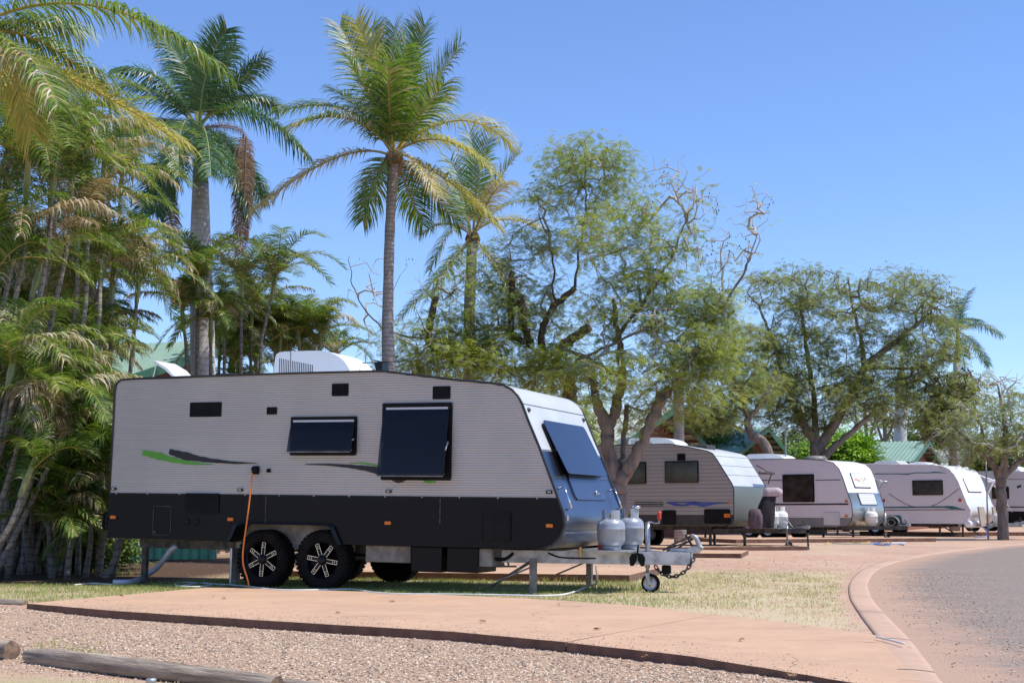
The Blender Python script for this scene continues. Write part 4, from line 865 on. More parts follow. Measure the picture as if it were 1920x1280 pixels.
def blobcloth(name, pts, mats, label, cat, seed=0):   # draped cover: stacked rounded cross sections (world)
    rs = np.random.RandomState(seed); mb = MB(); seg = 26; rows = []
    for (x, y, z, rx, ry) in pts:
        for k in range(seg):
            t = 2*math.pi*k/seg; s = 1+.07*math.sin(5*t+z*9)+.05*math.sin(11*t-z*5)+.03*rs.randn(); c, sn = math.cos(t), math.sin(t)
            c = math.copysign(abs(c)**.7, c); sn = math.copysign(abs(sn)**.7, sn); rows.append((x+rx*s*c, y+ry*s*sn, z))
    n = len(pts); q = [(i*seg+k, i*seg+(k+1) % seg, (i+1)*seg+(k+1) % seg, (i+1)*seg+k) for i in range(n-1) for k in range(seg)]
    mi = [1 if (len(mats) > 1 and rows[i0][2] > mats[2]) else 0 for i0, *_ in q]
    mb.quads(rows, q, mi); o_ = mb.n; mb.poly(rows[-seg:], 1 if len(mats) > 1 else 0); mb.poly(rows[:seg], 0)
    return tag(mb.build(name, mats[:2] if len(mats) > 1 else mats, smooth=True), label, cat)
c = v2.world((v2.loc(1432, 980, .55)[0], .75, .57))
blobcloth('covered_equipment', [(c[0]-.04, c[1], .575, .22, .2), (c[0]-.05, c[1], .75, .25, .22), (c[0]-.02, c[1], 1.0, .24, .21), (c[0]+.05, c[1], 1.25, .19, .17), (c[0]+.09, c[1], 1.37, .17, .15), (c[0]+.15, c[1], 1.39, .22, .17), (c[0]+.19, c[1], 1.48, .25, .19), (c[0]+.18, c[1], 1.56, .24, .19), (c[0]+.15, c[1], 1.62, .15, .12)], [M['cloth_d'], M['cloth_p'], 1.385], 'tall black cloth cover with mauve top standing on the second drawbar', 'cover')
c = v2.world((v2.loc(1419, 985, .5)[0]+.05, .30, .57))
blobcloth('covered_box', [(c[0], c[1], .56, .15, .15), (c[0], c[1], .7, .18, .17), (c[0]-.01, c[1], .9, .17, .17), (c[0]-.02, c[1], 1.03, .14, .14), (c[0]-.02, c[1], 1.07, .08, .08)], [pm('dusty_purple_cloth', (.11,.075,.09), .85, bmp=.5, bsc=12, bd=.03)], 'short dusty purple cloth cover low on the second drawbar', 'cover', 3)
p = v2.world((v2.loc(1476, 1000, 1.0)[0]+.04, 1.0, 0)); mb = MB(); mb.box((-.22, -.14, 0), (.22, .14, .115))
o = tag(mb.build('wooden_block', M['slab_side'], bevel=.01), 'brown block under the jockey wheel of the second drawbar', 'block'); o.location = (p[0], p[1], 0); o.rotation_euler.z = yaw2
# caravan 3
v3 = simple_van(1594, 47.5, 40, 6.4, 2.4, 'lilac grey caravan with large square side window and multicoloured front window cover',
    [(1410, 861), (1470, 860), (1500, 860), (1540, 862), (1562, 867), (1573, 878), (1580, 894), (1590, 924), (1597, 945), (1599, 962), (1596, 978), (1588, 986), (1570, 987.5)],
    None, dict(side=M['clad3'], low=M['grey_d'], roof=M['white'], fu=M['white'], fl=M['tread_alu2']), wheels=(2.4, 3.15), fr_split=1.62)
b3 = v3.uw(1540, 970)[1]; mb = MB(); mb.poly([(a, -.008, b) for a, b in clip_low(v3.outl, b3)]); v3.P(mb, 'lower_panel', M['grey_d'])
window(v3, v3.rect(1468, 889, 1527, 941), 0, pane='pane_g', fr=.07); 
a, b, c, d = v3.rect(1545, 960, 1575, 984); mb = MB(); mb.prism([(a, c), (b, c), (b, d), (a, d)], -.008, -.03); v3.P(mb, 'locker_door', M['white_al'])
for pts, m, w in (([(1405, 945), (1500, 945), (1591, 944.5)], 'black_d', [.05, .05]), ([(1400, 900), (1466, 900)], 'black_d', [.02, .02]), ([(1529, 900), (1576, 899)], 'black_d', [.02, .02])): swoosh(v3, pts, w, m)
lampbox(v3, 1587, 939, .09, .07, 'red', 'side_lamp', 0); lampbox(v3, 1587, 967, .12, .07, 'orange', 'marker_lamp', 0)
def nose_panel(v, v0, v1_, wt_, wb_, off, th, mat, name, r=.05):
    e = lambda w: extent(v.outl, w)[1]
    p0 = np.array([e(wt_), wt_]); p1 = np.array([e(wb_), wb_]); t = nrm(p1-p0); n = np.array([-t[1], t[0]]); L_ = np.linalg.norm(p1-p0); R = rrect(v0, v1_, 0, L_, r); V = []
    for o_ in (off, off+th): V += [(p0[0]+t[0]*y+n[0]*o_, x, p0[1]+t[1]*y+n[1]*o_) for x, y in R]
    m = len(R); mb = MB(); mb.faces(V, [tuple(range(m)), tuple(range(2*m-1, m-1, -1))]+[(i, i+m, (i+1) % m+m, (i+1) % m) for i in range(m)])
    def pt(x, y, o_): return (p0[0]+t[0]*y+n[0]*o_, x, p0[1]+t[1]*y+n[1]*o_)
    return v.P(mb, name, mat), pt, L_
f3, _, _ = nose_panel(v3, .60, 1.85, 2.28, 1.78, .0, .025, M['steeld'], 'front_window')
c3, pt, L3 = nose_panel(v3, .63, 1.87, 2.26, 1.80, .026, .02, M['white'], 'window_cover')
rs = np.random.RandomState(11)
cm = [pm('print_'+n, c, .6) for n, c in (('red', (.75,.35,.32)), ('blue', (.40,.52,.75)), ('yellow', (.82,.75,.40)), ('green', (.5,.68,.5)), ('grey', (.55,.55,.6)))]
mb = MB()
for i in range(46):
    x, y = .68+rs.rand()*1.12, .04+rs.rand()*(L3-.1); s = .015+.04*rs.rand(); k = rs.randint(5)
    mb.poly([pt(x+s*math.cos(a)*(.6+.6*rs.rand()), y+s*.8*math.sin(a)*(.6+.6*rs.rand()), .049) for a in np.linspace(0, 2*math.pi, 7)[:-1]], k)
mb.poly([pt(x, y, .0495) for x, y in ((.72, .20), (1.02, .18), (1.04, .25), (.74, .27))], 0); mb.build('cover_print', cm, c3)
hp, pt, L_ = nose_panel(v3, .65, 1.9, 1.60, 1.20, .0, .02, M['steeld'], 'front_hatch_frame'); hp2, _, _ = nose_panel(v3, .69, 1.86, 1.58, 1.22, .02, .008, M['ribwhite'], 'front_hatch')
ac = ac_unit(v3, v3.uw(1405, 861, .9)[0], v3.uw(1476, 861, .9)[0], .7, 1.6, v3.uw(1450, 860)[1]-.02, .24, slots=False)
p_ = v3.loc(1530, 859, 1.2); mb = MB(); mb.lathe([(.0005, 0.12), (.3, .1), (.38, .02), (.38, -.1), (.0005, -.1)], (p_[0], 1.2, p_[2]-.02), 'z', 20); v3.P(mb, 'roof_vent', M['galvdull'], smooth=True)
A = v3.loc(1473, 801, 1.1); B = v3.loc(1473, 862, 1.1); mb = MB(); mb.tube([B, A], .03, 8); mb.bar(A+np.array([-.3, 0, .02]), A+np.array([.1, 0, 0]), .03); mb.bar(A, A+np.array([.5, .1, -.06]), .08, .03); mb.bar(A+np.array([-.1, -.3, 0]), A+np.array([-.1, .3, 0]), .03); v3.P(mb, 'tv_antenna', M['galv'])
drawbar(v3, 5.6, 7.75, .38, .50, M['steeld'], .05, .35); jockey(v3, v3.loc(1661, 1000, 1.2)[0]+.0, 1.2, .95, .12, .1, handle=False)
awning_arm(v3, (1640, 897), (1657, 903), (1649, 916), 2.4, 'galv', .02)
gas_bottle('gas_bottle', v3.world((v3.loc(1634, 990, 1.0)[0], 1.0, .505)), -math.radians(40), .22, .62, M['gaswhite'], 'white gas bottle on the third drawbar, below the multicoloured window cover')
for u, vv in ((5.2, .2), (5.9, 1.0), (.5, .2)): gleg(v3, u, vv)
p = v3.world((v3.loc(1680, 985, 1.2)[0], 1.35, .70)); 
# coiled hose / mesh spare on drawbar
mb = MB(); q = v3.loc(1671, 988, 1.3); th = np.linspace(0, 2*math.pi, 25); mb.tube([(q[0]+.28*math.cos(a), 1.3, .62+.20*math.sin(a)) for a in th], .035, 6, cap=False); mb.tube([(q[0]+.14*math.cos(a), 1.3, .62+.1*math.sin(a)) for a in th], .02, 6, cap=False); v3.P(mb, 'spare_ring', M['galvdull'], smooth=True)
# caravan 4
v4 = simple_van(1817, 55, 42, 6.45, 2.3, 'pale pinkish caravan with thin teal stripes and curved bright white front',
    [(1640, 869), (1700, 870.5), (1745, 871), (1765, 873), (1780, 879), (1789, 889), (1797, 903), (1806, 926), (1813, 944), (1820, 956), (1819, 966), (1812, 978), (1806, 981), (1795, 981.5)],
    None, dict(side=M['clad4'], low=M['grey_d'], roof=M['white'], fu=M['white'], fl=M['ribwhite']), wheels=(2.3,), fr_split=1.55, trimm='white')
window(v4, v4.rect(1711, 900, 1768, 928), 0, pane='pane_g', fr=.04, framemat='black')
swoosh(v4, [(1640, 888), (1680, 888), (1701, 888.5), (1716, 886), (1740, 886), (1755, 885), (1774, 886.5)], [.03, .03, .05, .03, .03, .05, .01], 'teal_d')
swoosh(v4, [(1645, 951), (1700, 950.5), (1765, 950), (1785, 951), (1806, 954)], [.05, .06, .06, .12, .01], 'teal_d'); swoosh(v4, [(1650, 955.5), (1700, 955.5), (1770, 955), (1810, 955)], [.05, .05, .05], 'brown_d')
swoosh(v4, [(1667, 925), (1685, 937), (1712, 949), (1745, 949), (1775, 933), (1799, 915)], [.03, .035, .03, .03, .035, .03], 'brown_d')
for x, y in ((1657, 938), (1800, 937)): lampbox(v4, x, y, .11, .11, 'red', 'side_lamp', 0, .03)
a, b, c, d = v4.rect(1668, 966, 1690, 988); mb = MB(); mb.prism([(a-.1, c), (b+.1, c), (b-.02, d), (a-.1, d)], -.01, -.05); v4.P(mb, 'wheel_arch', M['teal_d'])
mb = MB(); mb.prism([(a, c), (b-.05, c), (b-.1, d-.1), (a, d-.1)], -.05, -.056); v4.P(mb, 'arch_opening', M['dark_in'])
for x0, x1, nm in ((1643, 1703, 'roof_vent'), (1708, 1756, 'roof_hatch')):
    p0, p1 = v4.loc(x0, 870, 1.1), v4.loc(x1, 870, 1.1); z = v4.uw(1700, 870.5)[1]; h = .22 if nm == 'roof_vent' else .12
    mb = MB(); mb.prism([(p0[0], z-.02), (p0[0]+.15, z+h*.8), (p0[0]+.5, z+h), (p1[0]-.35, z+h*.9), (p1[0], z-.02)], .7, 1.5); v4.P(mb, nm, M['white'] if nm == 'roof_hatch' else M['white_al'], bevel=.03)
f4, pt, L4 = nose_panel(v4, .5, 1.75, 2.26, 1.72, .0, .02, M['steeld'], 'front_window'); c4, _, _ = nose_panel(v4, .53, 1.8, 2.29, 1.745, .021, .03, M['white'], 'window_cover')
drawbar(v4, 5.7, 7.9, .40, .53, M['galv'], .05, .35); jockey(v4, v4.loc(1873, 1000, 1.15)[0], 1.15, .6, .10, .09, handle=False)
for u, vv in ((5.0, .2), (5.9, .3), (.5, .2)):
    gleg(v4, u, vv); mb = MB(); mb.bar((u+.1, vv, .42), (u+.7, vv+.1, .05), .07, .04); v4.P(mb, 'leg_brace', M['steeld'])
for vv0, vv1 in ((.25, .75), (1.55, 2.05)):
    mb = MB(); mb.prism([(6.62, .42), (6.68, .42), (6.60, 1.16), (6.54, 1.16)], vv0, vv1); v4.P(mb, 'stone_guard', M['board'])
mb = MB(); p_ = v4.loc(1812, 975, 0); mb.lathe([(.0005, -.02), (.13, -.02), (.14, 0), (.14, 1.0), (.0005, 1.0)], (p_[0]+.05, .0, .50), 'y', 20); v4.P(mb, 'storage_tube', M['white'], smooth=True)
awning_arm(v4, (1832, 889), (1864, 901), (1852, 927), 2.35, 'white', .03)
c = v4.world((6.95, 1.15, .53)); mb = MB(); mb.lathe([(.0005, 0), (.17, .01), (.18, .1), (.18, .28), (.12, .36), (.05, .40), (.05, .46), (.0005, .46)], (0, 0, 0), 'z', 20); o = tag(mb.build('water_container', M['gaswhite'], smooth=True), 'white rounded container on the fourth drawbar between the two boards', 'container'); o.location = c
c = v4.world((7.0, 1.75, .53)); mb = MB(); mb.lathe([(.0005, 0), (.1, .0), (.1, .5), (.05, .56), (.04, .62), (.0005, .62)], (0, 0, 0), 'z', 16); o = tag(mb.build('fire_extinguisher', M['red'], smooth=True), 'red cylinder standing beside the right board on the fourth drawbar', 'cylinder'); o.location = c
# caravan 5
v5 = Van('caravan', 2010, 64, 44, 8., 2.4, 0, 'off-white caravan cut off by the right edge behind the slender tree trunk')
O5 = [v5.uw(*p) for p in ((1880, 882), (1920, 884), (1990, 886), (2005, 892), (2012, 940), (2012, 958))]; o5 = [(0, O5[-1][1]), (0, O5[0][1])]+O5
for vv in (0, 2.4): mb = MB(); mb.poly([(a, vv, b) for a, b in o5]); v5.P(mb, 'side_wall', M['clad5'])
skin(v5, o5, M['white'], 'roof'); bb = O5[-1][1]
mb = MB(); mb.box((.05, .02, .38), (7.7, 2.38, bb-.002)); v5.P(mb, 'lower_panel', M['black'])
ac_unit(v5, v5.uw(1868, 882, .9)[0], v5.uw(1915, 882, .9)[0], .8, 1.6, O5[0][1]-.02, .26, slots=False)
for f in (3.0, 3.9): wheel(v5, f, .0, .36, .36, .22, .18, False, 1)
swoosh(v5, [(1850, 950), (1900, 950), (1950, 950)], [.05, .05], 'black_d'); thin = v5.rect(1905, 918, 1925, 962)
swoosh(v5, [(1885, 898), (1930, 898)], [.03, .03], 'brown_d')
a, b, c, d = v5.rect(1860, 912, 1892, 935); window(v5, (a, b, c, d), 0, pane='pane_g')
# ------------------------------------------------------------------ hoses, cords, poles
def line(name, px, r, mat, label, cat, z=.02, seg=6, n=6, world=None):
    P = world if world is not None else [np.array([*gnd(x, y, z)[:2], z]) for x, y in px]
    mb = MB(); mb.tube(crv(P, n), r, seg); return tag(mb.build(name, mat, smooth=True), label, cat)
H = [gnd(x, y, .025) for x, y in ((345, 1098), (362, 1094), (385, 1092), (398, 1095), (380, 1099), (345, 1099), (328, 1095), (345, 1091), (400, 1094), (450, 1097), (520, 1105), (600, 1105), (660, 1104), (700, 1110), (760, 1113), (850, 1113.5), (950, 1115), (1010, 1116), (1055, 1114), (1085, 1106))]
end = v1.loc(1117, 1062, .55); H += [gnd(1103, 1098, .05)]
P = [np.array(h) for h in H]; e1 = v1.world((end[0], .55, end[2]-.0)); P += [P[-1]*.45+e1*.55+np.array([.06, 0, -.08]), e1]
line('garden_hose', None, .012, M['hose_w'], 'thin white hose running along the lawn edge up to the front of the nearest caravan', 'hose', world=P)
wp = [gnd(140, 1095, .03), gnd(200, 1094, .03), gnd(262, 1092, .03), gnd(240, 1094, .03)]
line('garden_hose', [(140, 1096), (175, 1093), (215, 1095), (262, 1091)], .012, M['hose_w'], 'short loose white hose on the grass at the rear of the nearest caravan', 'hose')
pe = v1.world((.95, .25, .52)); P = [gnd(212, 1091, .05), gnd(245, 1090, .05), gnd(262, 1084, .06)]; P += [P[-1]*.6+pe*.4+np.array([.04, 0, -.03]), pe*.85+P[-1]*.15, pe]
line('drain_pipe', None, .038, M['hose_g'], 'thick grey blue waste pipe curving from under the nearest caravan to the grass', 'pipe', world=[np.array(p) for p in P], seg=10)
g0 = gnd(468, 1102, .02); P = [pin, pin+np.array([0, -.05, -.15]), pin*.6+g0*.4+np.array([-.04, -.03, .05]), pin*.25+g0*.75+np.array([-.10, 0, .02]), g0+np.array([-.03, 0, .12]), g0]
line('extension_cord', None, .011, M['cord_o'], 'orange power cord hanging from the side of the nearest caravan to the lawn', 'cord', world=P)
line('extension_cord', [(1548, 1019), (1560, 1012), (1575, 1010), (1590, 1012), (1610, 1018), (1640, 1013), (1655, 1010), (1665, 1016), (1650, 1019)], .015, M['hose_y'], 'tangled yellow cord on the ground below the third caravan', 'cord')
line('blue_hose', [(1632, 1018), (1650, 1017), (1668, 1021), (1650, 1021), (1640, 1019), (1680, 1019), (1695, 1021)], .016, M['hose_b'], 'light blue hose loops on the dirt in front of the third caravan', 'hose')
line('pale_hose', [(1560, 1018), (1590, 1019), (1635, 1019)], .014, M['hose_t'], 'pale green hose lying straight on the dirt under the nose of the third caravan', 'hose')
P = [gnd(1826, 1006, .02), gnd(1840, 1006, .02), gnd(1850, 1005, .03)]; q = v4.world((v4.loc(1842, 992, 1.)[0], 1.0, .38)); P += [P[-1]*.5+q*.5+np.array([.08, 0, .05]), q]
line('blue_hose', None, .02, M['hose_b'], 'blue and white hose dropping from the front of the fourth caravan', 'hose', world=[np.array(p) for p in P])
p = gnd(1684, 1021, .0); mb = MB(); mb.box((-.22, -.05, .012), (.22, .05, .08)); o = tag(mb.build('power_adaptor', M['white'], bevel=.02), 'flat white box on the dirt in front of the third caravan', 'box'); o.location = (p[0], p[1], 0)
# antenna mast and guy rope of the fourth caravan
b_ = gnd(1853, 1010); t_ = at(1848, 848, b_[1]); mb = MB(); mb.tube([b_, t_], [.035, .022], 8); mb.tube([t_+np.array([-.35, 0, -.15]), t_, t_+np.array([.15, 0, .08])], .025, 6); tag(mb.build('antenna_mast', M['galv'], smooth=True), 'tall thin grey mast standing beside the nose of the fourth caravan', 'mast')
a_ = v4.world((v4.loc(1862, 907, 2.35)[0], 2.35, v4.loc(1862, 907, 2.35)[2])); g_ = gnd(1921, 993, .02); line('guy_rope', None, .02, M['hose_w'], 'taut white guy rope from the awning of the fourth caravan to the ground', 'rope', world=[a_, (a_+g_)/2, g_])
p = gnd(162, 1163, -.04); mb = MB(); mb.poly([(-.03, -.012, .006), (.02, -.018, .014), (.035, .01, .02), (-.01, .02, .012)]); mb.poly([(-.03, -.012, .004), (-.01, .02, .010), (.035, .01, .018), (.02, -.018, .012)])
o = tag(mb.build('plastic_scrap', M['blue_d']), 'tiny blue plastic scrap lying on the gravel at the left', 'scrap'); o.location = (p[0], p[1], -.035)
for x_, y_ in ((1909, 912.5), (1913, 911)): lampbox(v5, x_, y_, .09, .10, 'black_d', 'side_mark', 0, .02)
line('white_stick', [(1643, 1193), (1665, 1198), (1695, 1206)], .008, M['hose_w'], 'short white strip lying across the kerb beside the front pad', 'strip', z=.045)
# ------------------------------------------------------------------ logs
def log(px0, px1, r0, r1, label, z=-.06, seed=0, group='weathered logs edging the gravel', split=False):
    a = gnd(*px0, z+r0*.8); b = gnd(*px1, z+r1*.8); rs = np.random.RandomState(seed); n = 26; seg = 26; d = b-a; t = nrm(d); L_ = np.linalg.norm(d)
    mb = MB(); V = []
    ph = rs.rand(5)*6
    for i in range(n):
        k = i/(n-1); r = r0+(r1-r0)*k
        for j in range(seg):
            th = 2*math.pi*j/seg; rr = r*(1+.05*math.sin(3*th+ph[0]+k*3)+.04*math.sin(7*th+ph[1]+k*2)-.07*max(0, math.sin(9*th+ph[2]+.6*k))**6+.015*rs.randn())
            if split and k < .10: rr *= .75+.25*(k/.10) if math.sin(th) > 0 else 1
            if i == 0: k2 = -.02*abs(math.sin(2*th+ph[3]))
            else: k2 = 0
            V.append(((k+k2)*L_, rr*math.cos(th), rr*math.sin(th)))
    q = [(i*seg+j, i*seg+(j+1) % seg, (i+1)*seg+(j+1) % seg, (i+1)*seg+j) for i in range(n-1) for j in range(seg)]
    mb.quads(V, q); mb.poly(V[:seg], 1); mb.poly(V[-seg:], 1)
    o = tag(mb.build('log', [M['log'], M['logend']], smooth=True), label, 'log', group); o.location = a; o.rotation_euler = (.3, -math.asin(t[2]), math.atan2(d[1], d[0]))
    return o
log((60, 1228), (520, 1284), .068, .055, 'long cracked grey log along the foreground gravel, with a split dark end', seed=2, split=True)
log((-160, 1205), (22, 1220), .075, .075, 'thick log at the left edge showing its round cut end', seed=4)
log((-160, 1120), (48, 1132), .06, .04, 'slim pale log touching the left corner of the front pad', z=-.04, seed=5)
log((524, 1281), (760, 1312), .04, .04, 'thin log cut off by the bottom edge, continuing the line of the long cracked log', seed=7)
for o in [o for o in COL.objects if o.name.startswith('log') and o.type == 'MESH']:
    o.data.polygons.foreach_set('use_smooth', [p.material_index == 0 for p in o.data.polygons])
p = gnd(283, 1302, -.06); mb = MB(); mb.lathe([(.0005, .11), (.028, .112), (.032, .10), (.03, .095), (.028, .0), (.0005, 0)], (0, 0, 0), 'z', 20); o = tag(mb.build('sprinkler_post', M['galv'], smooth=True), 'short grey metal pipe end standing in front of the long log', 'pipe'); o.location = (p[0], p[1], -.075)
# ------------------------------------------------------------------ buildings and fence
def cabin(A, D, run, drop, rlen, label, roofm='roofg', wallm='wallbr', corr=.10, zground=0, name='cabin', over=.7, back=.8):
    """A: ridge end (right), D: downhill unit vector in plan; ridge runs to the left of D seen from above"""
    A = np.array(A, float); D = nrm(np.array([*D, 0.])); Lr = np.array([D[1], -D[0], 0]);   # ridge direction
    if Lr[0] > 0: Lr = -Lr
    e = empty(name, (A[0], A[1], zground), label, 'building'); o0 = np.array([A[0], A[1], zground]); A = A-o0
    def plane(name, dn, m):
        mb = MB(); n = int(rlen/corr*6); V = []; nn = nrm(np.cross(Lr, dn)); nn = nn if nn[2] > 0 else -nn
        for i in range(n+1):
            s = rlen*i/n; h = .02*math.sin(2*math.pi*s/corr); V += [A+Lr*s+nn*h, A+Lr*s+dn+nn*h]
        mb.quads(V, [(2*i, 2*i+1, 2*i+3, 2*i+2) for i in range(n)]); return mb.build(name, m, e, smooth=True, fix=False)
    dn1 = D*run-np.array([0, 0, drop]); dn2 = -D*run*back-np.array([0, 0, drop*back])
    plane('roof', dn1, M[roofm]); plane('roof', dn2, M[roofm])
    mb = MB()
    for dn in (dn1, dn2):
        for s0 in (-.02, rlen): mb.bar(A+Lr*s0-np.array([0, 0, .1]), A+Lr*s0+dn-np.array([0, 0, .1]), .05, .24)
        mb.bar(A+dn-np.array([0, 0, .08]), A+dn+Lr*rlen-np.array([0, 0, .08]), .12, .12)
    mb.build('fascia', M['fasciag'], e)
    mb = MB(); k = over/run
    P = [A+Lr*over*1.3+dn1*(1-k), A+Lr*over*1.3, A+Lr*over*1.3+dn2*max(.1, 1-k/max(back, .2))]; Pb = [P[2].copy(), P[0].copy()]; Pb[0][2] = Pb[1][2] = 0
    for p_ in P: p_[2] -= .12
    sh = Lr*(rlen-over*2.6); mb.poly([*P, *Pb]); mb.poly([p_+sh for p_ in [*P, *Pb]]); mb.poly([P[0], Pb[1], Pb[1]+sh, P[0]+sh]); mb.poly([P[2], Pb[0], Pb[0]+sh, P[2]+sh]); mb.build('wall', M[wallm], e)
    mb = MB()
    for s_ in np.arange(.15, 1., .2):
        for dn in (dn1, dn2): mb.bar(A+dn*s_-np.array([0, 0, .09])+Lr*.05, A+dn*s_-np.array([0, 0, .09])+Lr*(over*1.3+.1), .06, .12)
    mb.build('rafters', M['soffit'], e); return e
A_ = at(445, 636, 40); cabin(A_, (-.33, -.94), 6.0, 1.75, 12, 'brown walled cabin with green sloping roof behind the rear of the nearest caravan', 'roofg', corr=.2, back=.12)
A_ = at(1742, 826, 78); cabin(A_, (-.40, -.92), 6.5, 1.35, 3.4, 'small building with corrugated green roof above the third and fourth caravans', 'roofg', corr=.22, over=.5)
A_ = at(1640, 830, 84); cabin(A_, (.25, -.97), 5, 1.4, 5, 'dark brown gabled building mostly hidden left of the corrugated green roof', 'roofg', corr=.3)
A_ = at(1812, 842, 86); cabin(A_, (-.40, -.92), 6., 1.3, 3.2, 'building with faded pale roof right of the corrugated green roof', 'roofgp', corr=.22)
A_ = at(1262, 765, 52); cabin(A_, (-.40, -.92), 6., 1.6, 4.5, 'building with faded green roof behind the second caravan and the forked trunk', 'roofgp', corr=.22)
A_ = at(1440, 800, 66); cabin(A_, (-.38, -.92), 6., 1.4, 4.5, 'dark roofed building in tree shade behind the second and third caravans', 'roofg', corr=.22)
# corrugated fence behind the rear of caravan 1
fa, fb = gnd(60, 1048), gnd(405, 1048); n = 300; V = []
for i in range(n+1):
    k = i/n; p = fa+(fb-fa)*k; ph = (k*np.linalg.norm(fb-fa)/.19) % 1; o_ = .035*min(1, max(0, (abs(ph-.5)-.17)*12)); V += [(p[0], p[1]-o_, 0), (p[0], p[1]-o_, 1.25)]
e = empty('metal_fence', (0, 0, 0), 'low green corrugated steel fence seen beneath the rear of the nearest caravan', 'fence')
mb = MB(); mb.quads(V, [(2*i, 2*i+2, 2*i+3, 2*i+1) for i in range(n)]); mb.build('fence_panel', M['fenceg'], e, fix=False)
mb = MB(); mb.bar(fa+np.array([0, .03, 1.25]), fb+np.array([0, .03, 1.25]), .06, .04); mb.build('fence_rail', M['fasciag'], e)
# ------------------------------------------------------------------ palms
def frond(mb, P, leaf, n, rs, up=(0, 0, 1), hang=.5, w=.016, sweep=(.25, .95), start=.12, mats=(0, 1, 2), pdry=.1, vee=.25, rach=(.03, .006), segs=4, tipd=.5, rm=2, roll=0., both=True, droopy=1.):
    """P: midrib path (k,3). leaflets on both sides as tapered folded strips"""
    P = np.asarray(P, float); T = nrm(np.gradient(P, axis=0)); d = np.concatenate([[0], np.cumsum(np.linalg.norm(np.diff(P, axis=0), axis=1))]); d /= d[-1]
    mb.tube(P, np.linspace(rach[0], rach[1], len(P)), 5, rm, cap=False)
    t = np.tile(np.linspace(start, .995, n), 2)+rs.uniform(-.004, .004, 2*n); t = np.clip(t, 0, 1); side = np.repeat([-1., 1.], n)
    pos = np.stack([np.interp(t, d, P[:, i]) for i in range(3)], 1); tt = nrm(np.stack([np.interp(t, d, T[:, i]) for i in range(3)], 1))
    u = np.array(up, float)+np.zeros_like(tt); bad = np.abs((tt*u).sum(1)) > .93; u[bad] = nrm(u[bad]+np.array([.35, -.45, 0.]))
    S = nrm(np.cross(tt, u)); U = np.cross(S, tt); cr, sr = math.cos(roll), math.sin(roll); S, U = S*cr+U*sr, U*cr-S*sr
    k = (t-start)/(1-start); a = sweep[0]+(sweep[1]-sweep[0])*k+rs.normal(0, .07, 2*n)
    dirn = nrm(S*(side*np.cos(a))[:, None]+tt*np.sin(a)[:, None]+U*(vee+rs.normal(0, .10, 2*n))[:, None])
    ln = leaf*np.clip(.55+1.1*k-1.0*k*k*1.15, .18, 1)*rs.uniform(.8, 1.12, 2*n)*np.where(rs.rand(2*n) < .04, .5, 1)
    q = pos.copy(); V = []; hg = hang*droopy*rs.uniform(.6, 1.4, 2*n); prof = [.65, 1., .9, .55, .05] if segs == 4 else [.7, 1., .65, .05]
    for s in range(segs+1):
        wv = tt-dirn*(tt*dirn).sum(1)[:, None]; wv = nrm(wv)*w*prof[s]*(.8+.4*rs.rand(2*n))[:, None]*(ln/leaf)[:, None]**.4
        V += [q-wv, q+wv]
        if s < segs: q = q+dirn*(ln/segs)[:, None]; dirn = nrm(dirn+np.array([0, 0, -1.])*(hg*(s+1)/segs)[:, None])
    V = np.stack(V, 1); m = 2*(segs+1); base = np.arange(2*n)[:, None]*m
    Q = np.stack([np.stack([base[:, 0]+2*s, base[:, 0]+2*s+1, base[:, 0]+2*s+3, base[:, 0]+2*s+2], 1) for s in range(segs)], 1)
    dry = rs.rand(2*n) < pdry; mi = np.full((2*n, segs), mats[0]); mi[dry] = mats[1]; td = rs.rand(2*n) < tipd*pdry*3; mi[td, -1] = mats[1]
    mb.quads(V.reshape(-1, 3), Q.reshape(-1, 4), mi.reshape(-1)); return mb
def trunk(parent, pts, r, mat, seg=14, bulge=None, name='trunk', rough=.0, seed=0):
    C = crv(pts, 8); n = len(C); R = np.interp(np.linspace(0, 1, n), np.linspace(0, 1, len(r)), r)
    rs = np.random.RandomState(seed)
    if rough: R = R*(1+rough*rs.randn(n))
    mb = MB(); mb.tube(C, R, seg); return mb.build(name, mat, parent, smooth=True)
def deadhang(mb, P, leaf, n, rs, mats): frond(mb, P, leaf, n, rs, up=(0.2, -1, 0), hang=1.6, w=.011, sweep=(.1, .5), mats=mats, pdry=0, vee=0, start=.03, rach=(.02, .008))
